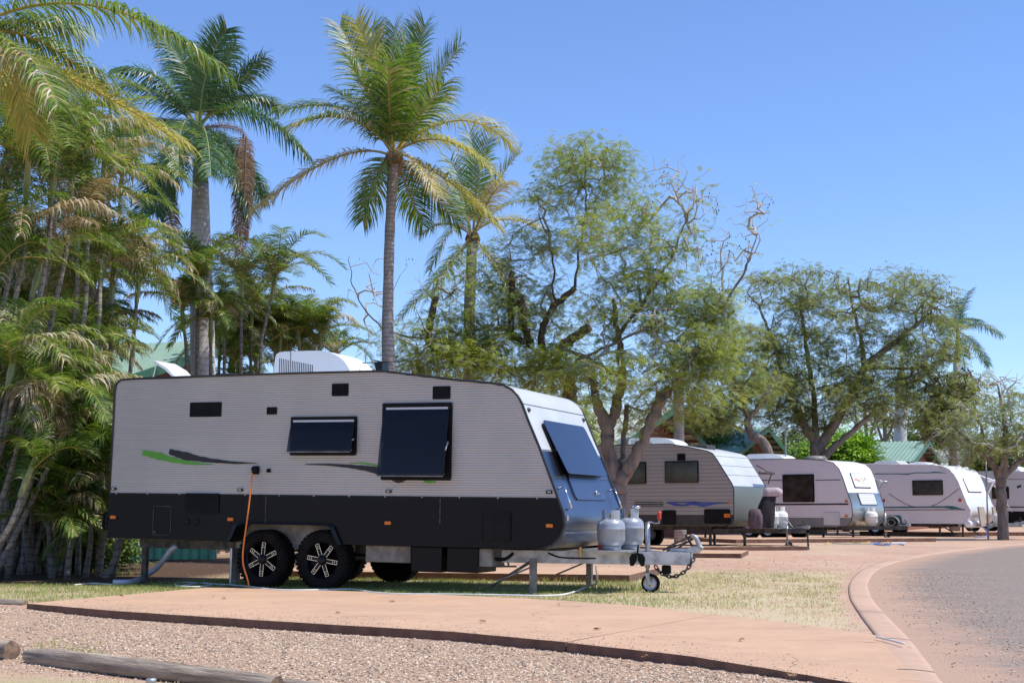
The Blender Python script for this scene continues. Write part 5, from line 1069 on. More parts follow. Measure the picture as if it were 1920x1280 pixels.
# --- coconut palm in the middle: fronds as (ctrl px, tip px, depth of tip, roll, leaf length, kind)
def coconut(name, label, base_px, crown_px, Y, fl, rt, seed, px=lambda p: p, leafL=.72, group='coconut palms', mid=None, nl=92, hm=1.):
    rs = np.random.RandomState(seed); g0 = at(base_px[0], 956, Y); g0[2] = 0; c = at(*crown_px, Y); e = empty(name, g0, label, 'palm tree', group)
    k = lambda p: np.array(p)-g0; pts = [k(g0)]
    if mid: pts += [k(at(*m, Y)) for m in mid]
    pts += [k(c)]; trunk(e, pts, rt, M['barkcoco'], rough=.02)
    cs = MB(); cc = k(c)
    for i in range(9):
        a = i*.7; cs.tube([cc+np.array([.08*math.cos(a), .08*math.sin(a), -.35+.03*i]), cc+np.array([.15*math.cos(a), .15*math.sin(a), -.05]), cc+np.array([.12*math.cos(a), .12*math.sin(a), .12])], [.05, .07, .03], 6)
    cs.build('leaf_bases', M['dead'], e, smooth=True)
    for f in fl:
        ctl, tip, dY, roll, kind = f[:5]; hg = f[5] if len(f) > 5 else .55; b = c+np.array([rs.uniform(-.06, .06), rs.uniform(-.1, .1), rs.uniform(-.05, .15)])
        P = bez(b, at(*px(ctl), Y+dY*.5), at(*px(tip), Y+dY), 16)-g0; mb = MB()
        pd = {'g': .08, 'y': .35, 'b': .5, 'p': .2}[kind]; m0 = {'g': 'coco', 'y': 'cocoy', 'b': 'cocoy', 'p': 'coco'}[kind]
        Ln = np.linalg.norm(np.diff(P, axis=0), axis=1).sum(); frond(mb, P, leafL, int(nl*(.6+.4*min(1.3, Ln/2.8))), rs, hang=hg*hm, mats=(0, 1, 2), pdry=pd, roll=roll, start=.16, rach=(.030, .006), w=.0145)
        mb.build('frond', [M[m0], M['dry'] if kind != 'y' else M['cocoy'], M['rachis']], e, fix=False)
    return e
z3 = lambda p: (480+p[0]/3.2, 20+p[1]/3.2)
F1 = [((700,420),(505,95),.8,.9,'g',.25), ((745,330),(600,65),-.5,-.8,'y',.25), ((760,400),(690,110),1.2,.6,'g',.3), ((800,420),(830,100),.4,1.2,'g',.3), ((850,380),(900,210),-1.3,.9,'g',.3), ((880,420),(945,110),.9,-.8,'g',.25),
 ((905,430),(1015,85),-.4,.7,'g',.25), ((930,620),(1225,215),.6,.5,'g',.3), ((700,540),(560,300),-1.,.5,'g',.4), ((720,640),(490,490),.9,.2,'g',.5), ((960,640),(1130,440),-1.2,.1,'g',.5), ((930,700),(1100,540),1.4,0,'y',.5),
 ((600,470),(165,600),1.0,.15,'g',.5), ((610,530),(235,690),-1.,.1,'p',.6), ((560,730),(10,1185),-.4,.1,'b',.7), ((1230,500),(1525,800),.9,0,'y',.55), ((1120,640),(1400,960),-1.3,.1,'y',.6), ((1100,900),(1435,1285),-.8,.2,'y',.6),
 ((950,820),(1090,1110),-1.6,.3,'b',.5), ((730,960),(655,1190),-.7,-.3,'g',.5), ((930,960),(1210,1275),1.0,.2,'g',.6), ((745,900),(640,1260),1.0,0,'g',.6), ((880,1000),(1000,1290),1.2,0,'g',.7), ((780,480),(800,300),-1.8,.3,'g',.4)]
coconut('coconut_palm', 'tall coconut palm with full crown against the sky, behind the roof of the nearest caravan', (727, 0), (739, 296), 28.5, F1, [.165, .135, .125, .11, .10, .12], 1, z3, mid=[(728, 700), (727, 600), (731, 430)], leafL=.92, nl=92, hm=1.5)
F2 = [((850,390),(808,505),-.6,0,'p',.8), ((840,500),(755,590),.5,0,'g',.8), ((930,390),(1005,425),.4,0,'y',.6), ((890,330),(915,262),-.5,.7,'g',.3), ((930,330),(975,285),.6,.5,'g',.3), ((900,300),(880,250),.8,.6,'g',.3),
 ((930,330),(955,345),-1.4,0,'b',.9), ((870,340),(845,300),.9,.4,'g',.4), ((830,400),(790,440),1.0,.1,'g',.6), ((920,470),(985,570),.5,0,'b',.9), ((905,450),(990,620),-.2,0,'b',1.), ((860,350),(800,350),1.2,.2,'g',.5), ((950,360),(1010,380),1.2,.1,'g',.6), ((860,470),(815,545),-1.2,0,'g',.8)]
coconut('coconut_palm', 'shorter coconut palm with yellowing and hanging fronds, right of the tallest coconut palm', (884, 0), (886, 445), 37, F2, [.2, .16, .15, .14], 2, mid=[(880, 700), (881, 560)], leafL=.85, nl=70)
F3 = [((160,-75),(408,128),-.8,0,'g',1.15), ((60,60),(108,200),-1.5,.1,'p',.9), ((170,150),(330,262),0,0,'y',.45), ((0,40),(-60,170),-1.,0,'y',.7), ((30,20),(140,60),1.,0,'g',1.), ((-60,-60),(-200,80),.5,0,'g',.6), ((20,-80),(150,-40),1.,.2,'g',.6), ((80,40),(200,175),1.,0,'g',.8), ((-40,-90),(-150,-100),0,.3,'g',.5), ((30,90),(60,250),1.0,0,'y',.8)]
coconut('coconut_palm', 'coconut palm beyond the left edge, its long fronds crossing the top left corner', (-170, 0), (-70, 60), 18, F3, [.17, .14, .13, .12], 3, mid=[(-160, 600), (-130, 300)], leafL=.92, nl=110, hm=1.3)
# --- royal palms
def royal(label, trunk_px, Y, rr, crown, fl, seed, dead=(), shaft=1.3, leafL=.7, nl=110, group='royal palms'):
    rs = np.random.RandomState(seed); g0 = at(trunk_px[0][0], 956, Y); g0[2] = 0; e = empty('royal_palm', g0, label, 'palm tree', group)
    pts = [np.zeros(3)]+[at(*p, Y)-g0 for p in trunk_px[1:]]; trunk(e, pts, rr, M['barkroyal'], 20)
    c = at(*crown, Y); t = pts[-1]; mb = MB(); mb.tube(crv([t, t*.5+(c-g0)*.5, c-g0], 5), np.linspace(rr[-1]*1.02, .07, 11), 14); mb.build('crownshaft', M['shaft'], e, smooth=True)
    for ctl, tip, dY, roll, *hg in fl:
        P = bez(c+rs.uniform(-.05, .05, 3), at(*ctl, Y+dY*.5), at(*tip, Y+dY), 16)-g0; mb = MB()
        frond(mb, P, leafL, nl, rs, hang=1.35*hg[0] if hg else .9, pdry=.03, roll=roll, start=.16, rach=(.035, .007), vee=.1, sweep=(.3, .8)); 
        # royal fronds are plumose: a second ragged rank
        frond(mb, P, leafL*.85, nl//2, rs, hang=.7, pdry=.02, roll=roll+.7, start=.2, rach=(.01, .004), vee=-.2, sweep=(.3, .8))
        mb.build('frond', [M['royal'], M['dry'], M['shaft']], e, fix=False)
    for a, b_, dY in dead:
        mb = MB(); A, B = at(*a, Y+dY)-g0, at(*b_, Y+dY)-g0; deadhang(mb, bez(c-g0, A+(c-g0-A)*.15+np.array([0, 0, .25]), A, 8), .2, 30, rs, (0, 0, 0)); deadhang(mb, bez(A, (A+B)/2, B, 10), .42, 110, rs, (0, 0, 0)); mb.build('dead_frond', [M['dead']], e, fix=False)
    return e
R1 = [((385,170),(442,85),.5,.4,.35), ((375,130),(425,55),-.8,.7,.3), ((410,180),(495,110),.3,.2,.5), ((460,150),(575,290),-.5,0,.7), ((300,150),(215,160),.8,.2,.5), ((310,120),(225,130),-.6,.3,.6), ((330,190),(335,330),-1.8,0,.7), ((310,280),(255,420),.8,-.2,.7),
 ((420,240),(500,370),1.2,0,.8), ((430,230),(470,400),-1.,0,.8), ((400,270),(430,330),-1.8,0,.8), ((350,100),(330,120),1.5,.4,.5), ((330,230),(290,400),-1.,0,.8), ((380,150),(300,60),1.,.6,.4), ((390,220),(395,330),-2.,0,.8), ((440,150),(520,200),1.4,0,.7), ((300,210),(240,240),1.4,0,.8)]
royal('tall royal palm with pale grey ringed trunk and dark drooping crown behind the caravan rear', [(382, 0), (380, 640), (376, 480), (376, 345)], 31, [.31, .27, .26, .225, .18], (372, 240), R1, 5, dead=(((312, 350), (330, 480), -.3), ((457, 250), (450, 478), -.9), ((462, 256), (455, 440), -1.)), leafL=.86, nl=95)
R2 = [((1830,590),(1878,628),0,0,.7), ((1825,630),(1855,685),.5,0,.7), ((1800,570),(1820,545),1,.3,.4), ((1770,580),(1740,600),0,.2,.6), ((1780,600),(1760,680),-1,0,.8), ((1800,590),(1835,600),-2,0,.8), ((1790,560),(1790,560),1.5,.3,.5), ((1800,620),(1810,700),1,0,.8)]
R2 = [(a, (b[0], b[1]+(1 if a == b else 0)), *r) for a, b, *r in R2]
royal('distant royal palm whose fronds stick out right of the wide spreading tree', [(1790, 0), (1792, 760), (1794, 680)], 68, [.22, .2, .16], (1796, 622), R2, 6, leafL=.8, nl=60)
royal('distant palm with thick pale trunk showing through the branches above the green roof', [(1688, 0), (1688, 820), (1690, 720)], 87, [.42, .40, .35], (1690, 670), [((1720,650),(1745,700),0,0,.7), ((1660,650),(1635,690),0,0,.7), ((1690,630),(1700,610),1,.2,.4), ((1700,640),(1720,640),-1,.2,.6), ((1670,640),(1660,640),1,0,.6)], 8, leafL=.9, nl=50)
F4 = [((1245,700),(1200,745),0,0,'g',.7), ((1250,690),(1225,700),1,0,'g',.6), ((1295,700),(1330,740),0,0,'g',.7), ((1270,660),(1260,650),-1,0,'g',.5), ((1280,670),(1300,655),1,0,'g',.6), ((1250,720),(1215,775),-.5,0,'g',.8), ((1290,720),(1310,770),-.5,0,'g',.8)]
coconut('coconut_palm', 'small palm with rough trunk behind the second caravan roof, in front of pale roofs', (1275, 0), (1272, 705), 46, F4, [.2, .17, .17, .17], 12, mid=[(1273, 800)], leafL=.8, nl=50)
# --- cane palm clumps
def cane_clump(label, stems, seed, leafL=.5, group='cane palm clumps', dens=50, more=0):
    """stems: (base px, base Y, [mid px], top px, Y top, frond length, n fronds, dryness)"""
    rs = np.random.RandomState(seed); b0 = at(stems[0][0], 956, stems[0][1]); b0[2] = 0; e = empty('cane_palm', b0, label, 'palm', group)
    ex = []
    for (bx, Y0, mids, tp, Y1, fl, nf, dry) in stems:
        for _ in range(more):
            q = (rs.uniform(-55, 55), rs.uniform(-40, 90)); ex.append((bx+q[0]*.7, Y0+rs.uniform(-.5, 1.2), [(m[0]+q[0]*.9, m[1]+q[1]*.5) for m in mids], (tp[0]+q[0], tp[1]+q[1]), Y1+rs.uniform(-.6, 1.6), fl*rs.uniform(.75, 1.05), nf-2, dry))
    for (bx, Y0, mids, tp, Y1, fl, nf, dry) in list(stems)+ex:
        bx = bx[0] if isinstance(bx, tuple) else bx
        g = at(bx, 956, Y0); g[2] = 0; top = at(*tp, Y1); pts = [g-b0]+[at(*m, (Y0+Y1)/2)-b0 for m in mids]+[top-b0]
        trunk(e, pts, [.05, .042, .038, .03], M['barkcane'], 9, name='stem'); T = nrm(pts[-1]-pts[-2]); sh = top-b0+T*.45
        mb = MB(); mb.tube([top-b0-T*.25, top-b0, sh], [.04, .055, .03], 9, 3, cap=False); a0 = rs.rand()*6.28
        for i in range(nf):
            az = a0+i*2.4+rs.normal(0, .15); el = math.radians(rs.uniform(28, 82) if i < nf*.7 else rs.uniform(-5, 35)); sb = sh-T*(.55*(1-i/nf)*rs.rand()); L_ = fl*rs.uniform(.75, 1.1); d = np.array([math.cos(az)*math.cos(el), math.sin(az)*math.cos(el), math.sin(el)])+T*.25
            h = np.array([math.cos(az), math.sin(az), 0.]); p1 = sb+d*L_*.6; p2 = sb+d*L_*.5+h*L_*.55*math.cos(el*.5)-np.array([0, 0, L_*rs.uniform(.05, .65)*(1.35-math.sin(el))])
            dr = rs.rand() < dry*1.1; frond(mb, bez(sb, p1, p2, 12), leafL*rs.uniform(.85, 1.2), dens, rs, hang=rs.uniform(.3, 1.1) if not dr else 1.7, w=.0125, mats=(1, 1, 2) if dr and rs.rand() < .25 else (0, 1, 2), pdry=.45 if dr else .04, rach=(.014, .004), segs=4, vee=.3, start=.08)
        mb.build('crown', [M['cane'], M['dry'], M['rachis'], M['shaft']], e, fix=False)
    return e
cane_clump('tall cane palm clump at the far left with leaning bare stems and upper crowns', [(-60, 21, [(40, 700), (85, 500)], (100, 345), 21.5, 2.1, 13, .25), (-120, 21, [(-10, 640)], (28, 470), 21, 1.7, 11, .3), (0, 22, [(60, 640), (98, 460)], (105, 320), 22.5, 1.9, 10, .3), (40, 23, [(150, 640)], (165, 430), 24, 1.8, 11, .3), (-90, 22, [(0, 400)], (30, 250), 23, 2.0, 11, .2), (90, 25, [(190, 520)], (205, 330), 26, 1.9, 11, .3)], 21, more=2)
cane_clump('cane palm clump with several leaning grey stems beside the grass at the left edge', [(-40, 20.4, [(35, 960)], (92, 790), 20.8, 1.15, 10, .3), (-60, 20.4, [(5, 930)], (55, 760), 20.8, 1.2, 10, .25), (-90, 20, [(-10, 860)], (20, 700), 20.4, 1.4, 10, .2), (-10, 21, [(50, 960)], (112, 830), 21.3, .9, 8, .3), (-70, 20, [(10, 1000)], (50, 900), 20.2, .9, 7, .2)], 22, more=0)
cane_clump('bushy cane palm clump pressed against the rear of the nearest caravan', [(120, 22.5, [(125, 900)], (130, 760), 23, 1.4, 12, .2), (165, 24.5, [(170, 850)], (165, 690), 24.5, 1.3, 12, .25), (100, 22, [(90, 900)], (80, 720), 22.5, 1.5, 12, .3), (165, 22, [(170, 1000)], (160, 930), 22, 1., 10, .1), (190, 22.2, [(195, 980)], (190, 880), 22.4, 1.1, 10, .1), (130, 21.6, [(132, 1010)], (125, 960), 21.6, .9, 9, .15)], 23, more=1)
cane_clump('yellow green cane palm clump arching over the rear roof of the nearest caravan', [(185, 26, [(205, 700)], (210, 540), 26, 1.8, 11, .5), (215, 27, [(245, 690)], (258, 545), 27, 1.5, 9, .6), (170, 26, [(170, 700)], (170, 520), 26.5, 2.0, 13, .4), (160, 25, [(140, 720)], (130, 580), 25, 1.9, 12, .3), (110, 26, [(90, 700)], (85, 560), 26, 1.8, 12, .3)], 24, more=0)
cane_clump('low cane palm clump with fronds arching near the ground behind the leaning stems', [(20, 23, [(22, 960)], (25, 900), 23, 1.2, 12, .1), (60, 23, [(62, 940)], (66, 870), 23, 1.3, 12, .1), (105, 23, [(105, 960)], (108, 890), 23, 1.2, 12, .15), (150, 23, [(150, 930)], (152, 840), 23, 1.2, 12, .15), (185, 24, [(185, 980)], (186, 930), 24, 1., 12, .1), (130, 22.5, [(130, 1000)], (128, 960), 22.5, .9, 10, .1), (40, 23.5, [(40, 850)], (42, 790), 23.5, 1.3, 13, .1), (90, 23.5, [(90, 840)], (92, 770), 23.5, 1.3, 13, .15), (178, 24.5, [(178, 860)], (178, 790), 24.5, 1.1, 12, .15)], 30, more=1)
cane_clump('dense dark cane palm clump deep behind the leaning stems at the left', [(0, 29, [(0, 700)], (0, 560), 29, 1.8, 13, .1), (70, 29, [(70, 700)], (65, 570), 29, 1.8, 13, .15), (130, 29, [(130, 720)], (130, 590), 29, 1.7, 13, .1), (180, 30, [(180, 740)], (178, 620), 30, 1.4, 12, .2), (40, 28, [(40, 780)], (35, 680), 28, 1.6, 13, .1), (110, 28, [(110, 780)], (108, 690), 28, 1.5, 13, .1)], 29, more=2)
cane_clump('cane palm clump left of the royal palm trunk, above the cabin roof', [(365, 30.5, [(370, 650)], (370, 545), 29.8, 1.5, 15, .25), (410, 34, [(420, 700)], (418, 620), 34, 1.4, 12, .2), (345, 30.5, [(350, 700)], (343, 600), 30, 1.25, 12, .2), (395, 30.5, [(395, 720)], (395, 625), 30, 1.1, 12, .2)], 25, leafL=.42)
cane_clump('pair of slim cane palms with arching crowns right of the royal palm trunk', [(452, 33, [(452, 700)], (453, 545), 33, 1.9, 13, .1), (485, 33, [(488, 680), (497, 610)], (512, 545), 33, 2.1, 14, .12), (472, 35, [(470, 690)], (472, 600), 35, 1.6, 11, .1)], 26, leafL=.46, dens=50)
cane_clump('leafy low cane palm clump between the royal palm trunk and the air conditioner', [(410, 35, [(410, 720)], (412, 660), 35, 1.5, 13, .1), (445, 36, [(445, 720)], (447, 640), 36, 1.6, 13, .15), (480, 36, [(480, 720)], (482, 660), 36, 1.5, 13, .1), (515, 37, [(515, 720)], (516, 650), 37, 1.5, 13, .15), (540, 37, [(540, 720)], (540, 675), 37, 1.3, 12, .1)], 28, leafL=.46, more=1)
cane_clump('low cane palm clump behind the air conditioner of the nearest caravan', [(560, 36, [(565, 700)], (560, 640), 36, 1.5, 12, .1), (600, 36, [(600, 700)], (600, 650), 36, 1.6, 12, .2), (520, 36, [(520, 700)], (525, 640), 36, 1.5, 12, .1), (480, 36, [(480, 720)], (475, 660), 36, 1.5, 11, .1), (430, 36, [(430, 720)], (435, 650), 36, 1.5, 10, .1), (640, 38, [(635, 720)], (632, 675), 38, 1.2, 9, .2)], 27, leafL=.46)
# ------------------------------------------------------------------ broad-leaved trees
def spray_template(kind, rs):
    V = []
    if kind == 'feather':
        L_ = .30
        for i in range(6):
            x = L_*(.15+.16*i)
            for s in (-1, 1):
                l = .105*(1-.09*i)*rs.uniform(.85, 1.1); w = .011; a = math.radians(58+rs.uniform(-8, 8)); d = np.array([math.cos(a), s*math.sin(a), rs.uniform(-.35, .05)]); p = np.array([x, 0, -.25*x*x/L_]); n = np.array([-d[1], d[0], 0])*w
                V.append([p-n*.8, p+n*.8, p+d*l+n, p+d*l-n])
    else:
        for i in range(5):
            p = np.array([.04+.05*i, 0, 0]); a = rs.uniform(-1.2, 1.2)+(1 if i % 2 else -1)*.6; d = nrm(np.array([math.cos(a), math.sin(a), rs.uniform(-.6, .4)])); n = nrm(np.cross(d, [0, .2, 1]))*.024; V.append([p, p+d*.05+n, p+d*.11, p+d*.05-n])
    return np.array(V)
def add_sprays(mb, pos, dirs, scale, kind, rs, m=0, nt_=5):
    temps = [spray_template(kind, rs) for _ in range(nt_)]; pick = rs.randint(0, nt_, len(pos))
    for k in range(nt_):
        I = np.where(pick == k)[0]
        if not len(I): continue
        T = temps[k]; X_ = nrm(dirs[I]); up = nrm(np.array([0, 0, 1.])+rs.normal(0, .35, (len(I), 3))); Y_ = nrm(np.cross(up, X_)); Z_ = np.cross(X_, Y_); sc = scale*rs.uniform(.7, 1.25, len(I))
        R = np.stack([X_, Y_, Z_], 1); W_ = np.einsum('qvk,nkj->nqvj', T, R)*sc[:, None, None, None]+pos[I][:, None, None]
        W_ = W_.reshape(-1, 3); mb.quads(W_, np.arange(len(W_)).reshape(-1, 4), m)
def tree(name, label, Y, limbs, clusters, seed, cat='tree', group=None, leafm='tleaf', twigm='twig', barkm='bark', kind='feather', lscale=1., per=5, rtip=.006, cut=(), jitter=.12, pods=0., bare=(), dgrow=.30, rmax=.06, sway=.5):
    """limbs: [( [(px,py,dY)...], [radii] )]; clusters: (cx, cy, rx, ry, dY, rY, n attractors, leaf density)"""
    rs = np.random.RandomState(seed); b = limbs[0][0][0]; g0 = at(b[0], b[1], Y+b[2]); g0[2] = 0; e = empty(name, g0, label, cat, group); s = Y/F
    nodes = []; tr = MB(); cm_ = MB()
    for li, (pts, rad) in enumerate(limbs):
        P = [at(x, y, Y+dy)-g0 for x, y, dy in pts]
        if li == 0: P[0][2] = -.05
        C = crv(P, 7); R = np.interp(np.linspace(0, 1, len(C)), np.linspace(0, 1, len(rad)), rad); R = R*(1+.05*np.sin(np.arange(len(C))*1.7+li)); C2 = C.copy(); C2[1:-1] += rs.normal(0, .02, (len(C)-2, 3))
        tr.tube(C2, R, 12); nodes += [C2[i] for i in range(2 if li == 0 else 0, len(C2))]
    tr.build('trunk', M[barkm], e, smooth=True)
    nodes = np.array(nodes); par = np.full(len(nodes), -1); tipsr = np.zeros(len(nodes)); A = []; dens = []
    for (cx, cy, rx, ry, dY, rY, n, ld) in clusters:
        for _ in range(n):
            v = rs.normal(0, 1, 3); v = v/np.linalg.norm(v)*rs.rand()**.38; A.append(at(cx+v[0]*rx, cy-v[2]*ry, Y+dY+v[1]*rY)-g0); dens.append(ld)
    A = np.array(A); dens = np.array(dens); n0 = len(nodes); d0 = np.min(np.linalg.norm(A[:, None]-nodes[None], axis=2), axis=1); order = np.argsort(d0)
    NP = list(nodes); PR = list(par); tip = []; arr = np.zeros((n0+len(A)*12, 3)); arr[:n0] = nodes; cnt = n0
    for ai in order:
        a = A[ai]; dd = np.linalg.norm(arr[:cnt]-a, axis=1)+np.where(np.arange(cnt) < n0, .25, 0); j = int(np.argmin(dd)); q = arr[j].copy(); dist = np.linalg.norm(a-q); k = int(np.clip(round(dist/dgrow), 1, 8)); perp = rs.normal(0, 1, 3)*jitter*dist; p = j
        for i in range(1, k+1):
            t = i/k; x = q+(a-q)*t+perp*math.sin(math.pi*t)*sway*2+np.array([0, 0, .10*dist*math.sin(math.pi*t)])+rs.normal(0, .02, 3)*(i < k); arr[cnt] = x; PR.append(p); p = cnt; cnt += 1
        tip.append((p, ai))
    PR = np.array(PR); w = np.zeros(cnt)
    for p, ai in tip: w[p] += 1
    for i in range(cnt-1, n0-1, -1):
        if PR[i] >= 0: w[PR[i]] += w[i]
    w = np.maximum(w, 1); r = np.minimum(rtip*w**.5, rmax); I = np.arange(n0, cnt); Pa, Pb = arr[PR[I]], arr[I]; ra, rb = np.where(PR[I] >= n0, np.minimum(r[PR[I]], r[I]*1.7), r[I]*1.15), r[I]
    t = nrm(Pb-Pa); u = np.where(np.abs(t[:, 2:3]) > .9, np.array([[1., 0, 0]]), np.array([[0, 0, 1.]])); a_ = nrm(np.cross(t, u)); b_ = np.cross(t, a_); seg = 4; th = np.arange(seg)*2*math.pi/seg
    ring = a_[:, None]*np.cos(th)[None, :, None]+b_[:, None]*np.sin(th)[None, :, None]; V = np.concatenate([Pa[:, None]+ring*ra[:, None, None], Pb[:, None]+ring*rb[:, None, None]], 1)
    m = len(I); o = (np.arange(m)*2*seg)[:, None]; jj = np.arange(seg)[None]; q4 = np.stack([o+jj, o+(jj+1) % seg, o+seg+(jj+1) % seg, o+seg+jj], -1)
    tw = MB(); tw.quads(V.reshape(-1, 3), q4.reshape(-1, 4)); tw.build('branches', M[twigm], e, smooth=True, fix=False)
    # leaves round the tips and along the last twig segments
    pos = []; dr = []
    pp = []
    for p, ai in tip:
        ld = dens[ai]; n = rs.poisson(per*ld)
        for _ in range(n):
            c = p if rs.rand() < .55 else PR[p]; c = c if c >= 0 else p; base = arr[c]; off = rs.normal(0, .17, 3)*lscale; off[2] *= .6; pos.append(base+off); h = nrm(off+nrm(arr[p]-arr[PR[p]])*.08+rs.normal(0, .05, 3)); dr.append(h*np.array([1, 1, .35])+np.array([0, 0, -.15]))
        if pods and rs.rand() < pods:
            for _ in range(rs.randint(2, 6)): pp.append(arr[p]+rs.normal(0, .1, 3))
    if pos:
        lm = MB(); add_sprays(lm, np.array(pos), np.array(dr), lscale, kind, rs); lm.build('crown', M[leafm], e, fix=False)
    if pp:
        pm_ = MB()
        for p in pp:
            d = nrm(rs.normal(0, .4, 3)+np.array([0, 0, -1.])); nn = nrm(np.cross(d, rs.normal(0, 1, 3)))*.022*lscale; l = .10*lscale; pm_.quads([p-nn*.4, p+nn*.4, p+d*l*.5+nn, p+d*l*.5-nn, p+d*l+nn*.4, p+d*l-nn*.4], [(0, 1, 2, 3), (3, 2, 4, 5)])
        tag(pm_.build('seed_pods', M['pod'], e, fix=False), kind='stuff')
    return e
# tree A: pruned tree behind the nose of caravan 1
tree('pruned_tree', 'feathery tree with sawn off dark limbs behind the front roof of the nearest caravan', 33,
 [([(1072, 1000, 0), (1070, 760, 0), (1062, 700, 0)], [.24, .17, .14]), ([(1062, 710, 0), (1040, 680, .2), (1060, 645, .1), (1105, 612, 0)], [.13, .14, .12, .11]), ([(1050, 700, 0), (1015, 640, 0), (1035, 580, 0), (1078, 540, -.3)], [.09, .085, .08, .07]),
  ([(1000, 640, 0), (962, 630, 0), (958, 560, .2), (962, 510, 0)], [.06, .08, .075, .07]), ([(990, 640, 0), (980, 600, -.2), (976, 555, -.3)], [.08, .10, .09]), ([(1040, 690, 0), (900, 690, .4), (810, 650, 0), (808, 600, 0), (818, 556, 0)], [.07, .07, .08, .09, .07]),
  ([(1030, 680, 0), (950, 625, 0), (900, 650, -.2), (820, 640, -.4), (720, 615, -.2), (665, 545, 0), (655, 480, 0)], [.04, .036, .03, .026, .02, .014, .006]), ([(1078, 540, -.3), (1086, 470, 0), (1100, 380, 0), (1095, 280, 0)], [.035, .028, .02, .012]), ([(1040, 580, 0), (1035, 480, .3), (1010, 400, 0)], [.03, .022, .012])],
 [(1100, 295, 95, 48, 0, 1.3, 130, 1.1), (1040, 350, 60, 50, 0, 1.2, 70, .9), (1150, 350, 80, 50, 0, 1.2, 90, .8), (1080, 420, 130, 70, 0, 1.6, 170, .8), (900, 570, 130, 70, 0, 1.6, 170, 1.2), (960, 490, 110, 70, .5, 1.4, 130, 1.0), (850, 640, 160, 55, 0, 1.8, 210, 1.3), (885, 640, 45, 60, 0, .8, 60, 1.4), (930, 690, 150, 45, -.5, 1.5, 170, 1.5), (770, 690, 90, 30, 0, 1.3, 70, 1.3), (730, 560, 80, 90, 0, 1., 70, .0), (1040, 690, 90, 50, -.8, 1.2, 110, 1.5), (860, 520, 60, 50, 0, 1., 40, .1), (1020, 600, 100, 70, .5, 1.4, 130, 1.2)], 41, barkm='barkcut', per=8.5, pods=.07, lscale=.60, jitter=.03, rtip=.0045, rmax=.034)
# tree B: forked trunk between caravans 1 and 2
tree('forked_tree', 'feathery tree with pale forked trunk rising between the first and second caravans', 30.5,
 [([(1160, 1040, 0), (1160, 960, 0), (1158, 905, 0)], [.26, .22, .20]), ([(1156, 915, 0), (1142, 850, 0), (1137, 800, 0), (1118, 750, 0), (1110, 700, .2)], [.17, .15, .15, .10, .07]), ([(1140, 815, 0), (1152, 770, .1), (1165, 710, .3), (1160, 640, .2), (1150, 560, 0)], [.11, .12, .10, .07, .04]),
  ([(1158, 915, 0), (1185, 865, -.2), (1212, 810, -.3), (1238, 750, -.3), (1256, 732, -.3)], [.17, .14, .12, .12, .11]), ([(1238, 755, -.3), (1290, 690, -.2), (1340, 600, 0), (1390, 520, 0), (1420, 440, 0)], [.06, .05, .035, .025, .012]), ([(1150, 640, .2), (1210, 560, 0), (1260, 480, 0), (1290, 400, 0)], [.05, .035, .025, .012]),
  ([(1166, 710, .3), (1100, 670, .8), (1050, 650, 1.)], [.06, .05, .03]), ([(1165, 900, 0), (1168, 840, .4), (1176, 760, .6)], [.07, .06, .05]), ([(1080, 675, 0), (1150, 645, -.6), (1230, 605, -.8), (1245, 590, -.8)], [.03, .03, .025, .015])],
 [(1190, 450, 140, 95, 0, 1.6, 230, 1.15), (1210, 570, 140, 80, 0, 1.9, 200, 1.3), (1290, 640, 100, 80, 0, 1.6, 160, 1.4), (1150, 700, 130, 60, -.5, 1.6, 150, 1.3), (1350, 470, 90, 60, 0, 1.1, 110, .12), (1410, 395, 45, 50, 0, .7, 55, .05), (1310, 370, 50, 70, 0, .9, 60, .1), (1330, 560, 60, 50, 0, 1.2, 80, 1.1), (1300, 740, 80, 50, 0, 1.3, 90, 1.1), (1210, 780, 70, 35, .5, 1.2, 50, .8), (1330, 680, 50, 60, .6, 1.2, 80, 1.3), (1260, 330, 60, 45, 0, 1., 35, .1)], 42, per=8.5, pods=.09, lscale=.60, jitter=.03, rtip=.0045, rmax=.034)
# tree C, C2
tree('spreading_tree', 'wide spreading tree with dark forked trunk behind the third caravan', 62,
 [([(1532, 985, 0), (1533, 880, 0), (1534, 830, 0)], [.42, .36, .33]), ([(1534, 840, 0), (1505, 790, 0), (1480, 740, 0), (1450, 640, 0), (1425, 580, 0)], [.2, .18, .12, .08, .05]), ([(1536, 840, 0), (1590, 750, 0), (1620, 690, 0), (1680, 640, 0), (1740, 590, 0)], [.24, .2, .17, .12, .06]), ([(1540, 860, -.4), (1590, 815, -.6), (1630, 780, -.8)], [.17, .13, .09]), ([(1620, 690, 0), (1615, 640, 0), (1600, 580, 0), (1590, 520, 0)], [.12, .09, .06, .04]), ([(1530, 830, 0), (1525, 740, .5), (1510, 640, .6), (1500, 560, 0)], [.16, .12, .09, .05]), ([(1630, 690, 0), (1720, 690, .4), (1780, 670, 0)], [.08, .06, .04])],
 [(1490, 540, 110, 48, 0, 3., 200, .9), (1690, 545, 95, 50, 0, 3., 190, .8), (1590, 590, 120, 60, 0, 3.2, 190, .9), (1470, 650, 100, 60, 0, 3., 190, 1.2), (1640, 680, 120, 60, 0, 3., 190, 1.0), (1750, 640, 80, 60, 0, 2.4, 150, 1.0), (1550, 730, 140, 55, -.8, 3., 210, 1.3), (1680, 750, 110, 50, 0, 2.4, 160, 1.0), (1490, 780, 100, 40, .8, 2., 130, 1.3), (1450, 720, 70, 50, 0, 2., 90, 1.2), (1770, 560, 40, 25, 0, 1.5, 40, .3)], 43, leafm='tleaf2', lscale=.95, rtip=.007, rmax=.06, per=11, jitter=.045, dgrow=.6, pods=.35, twigm='bark')
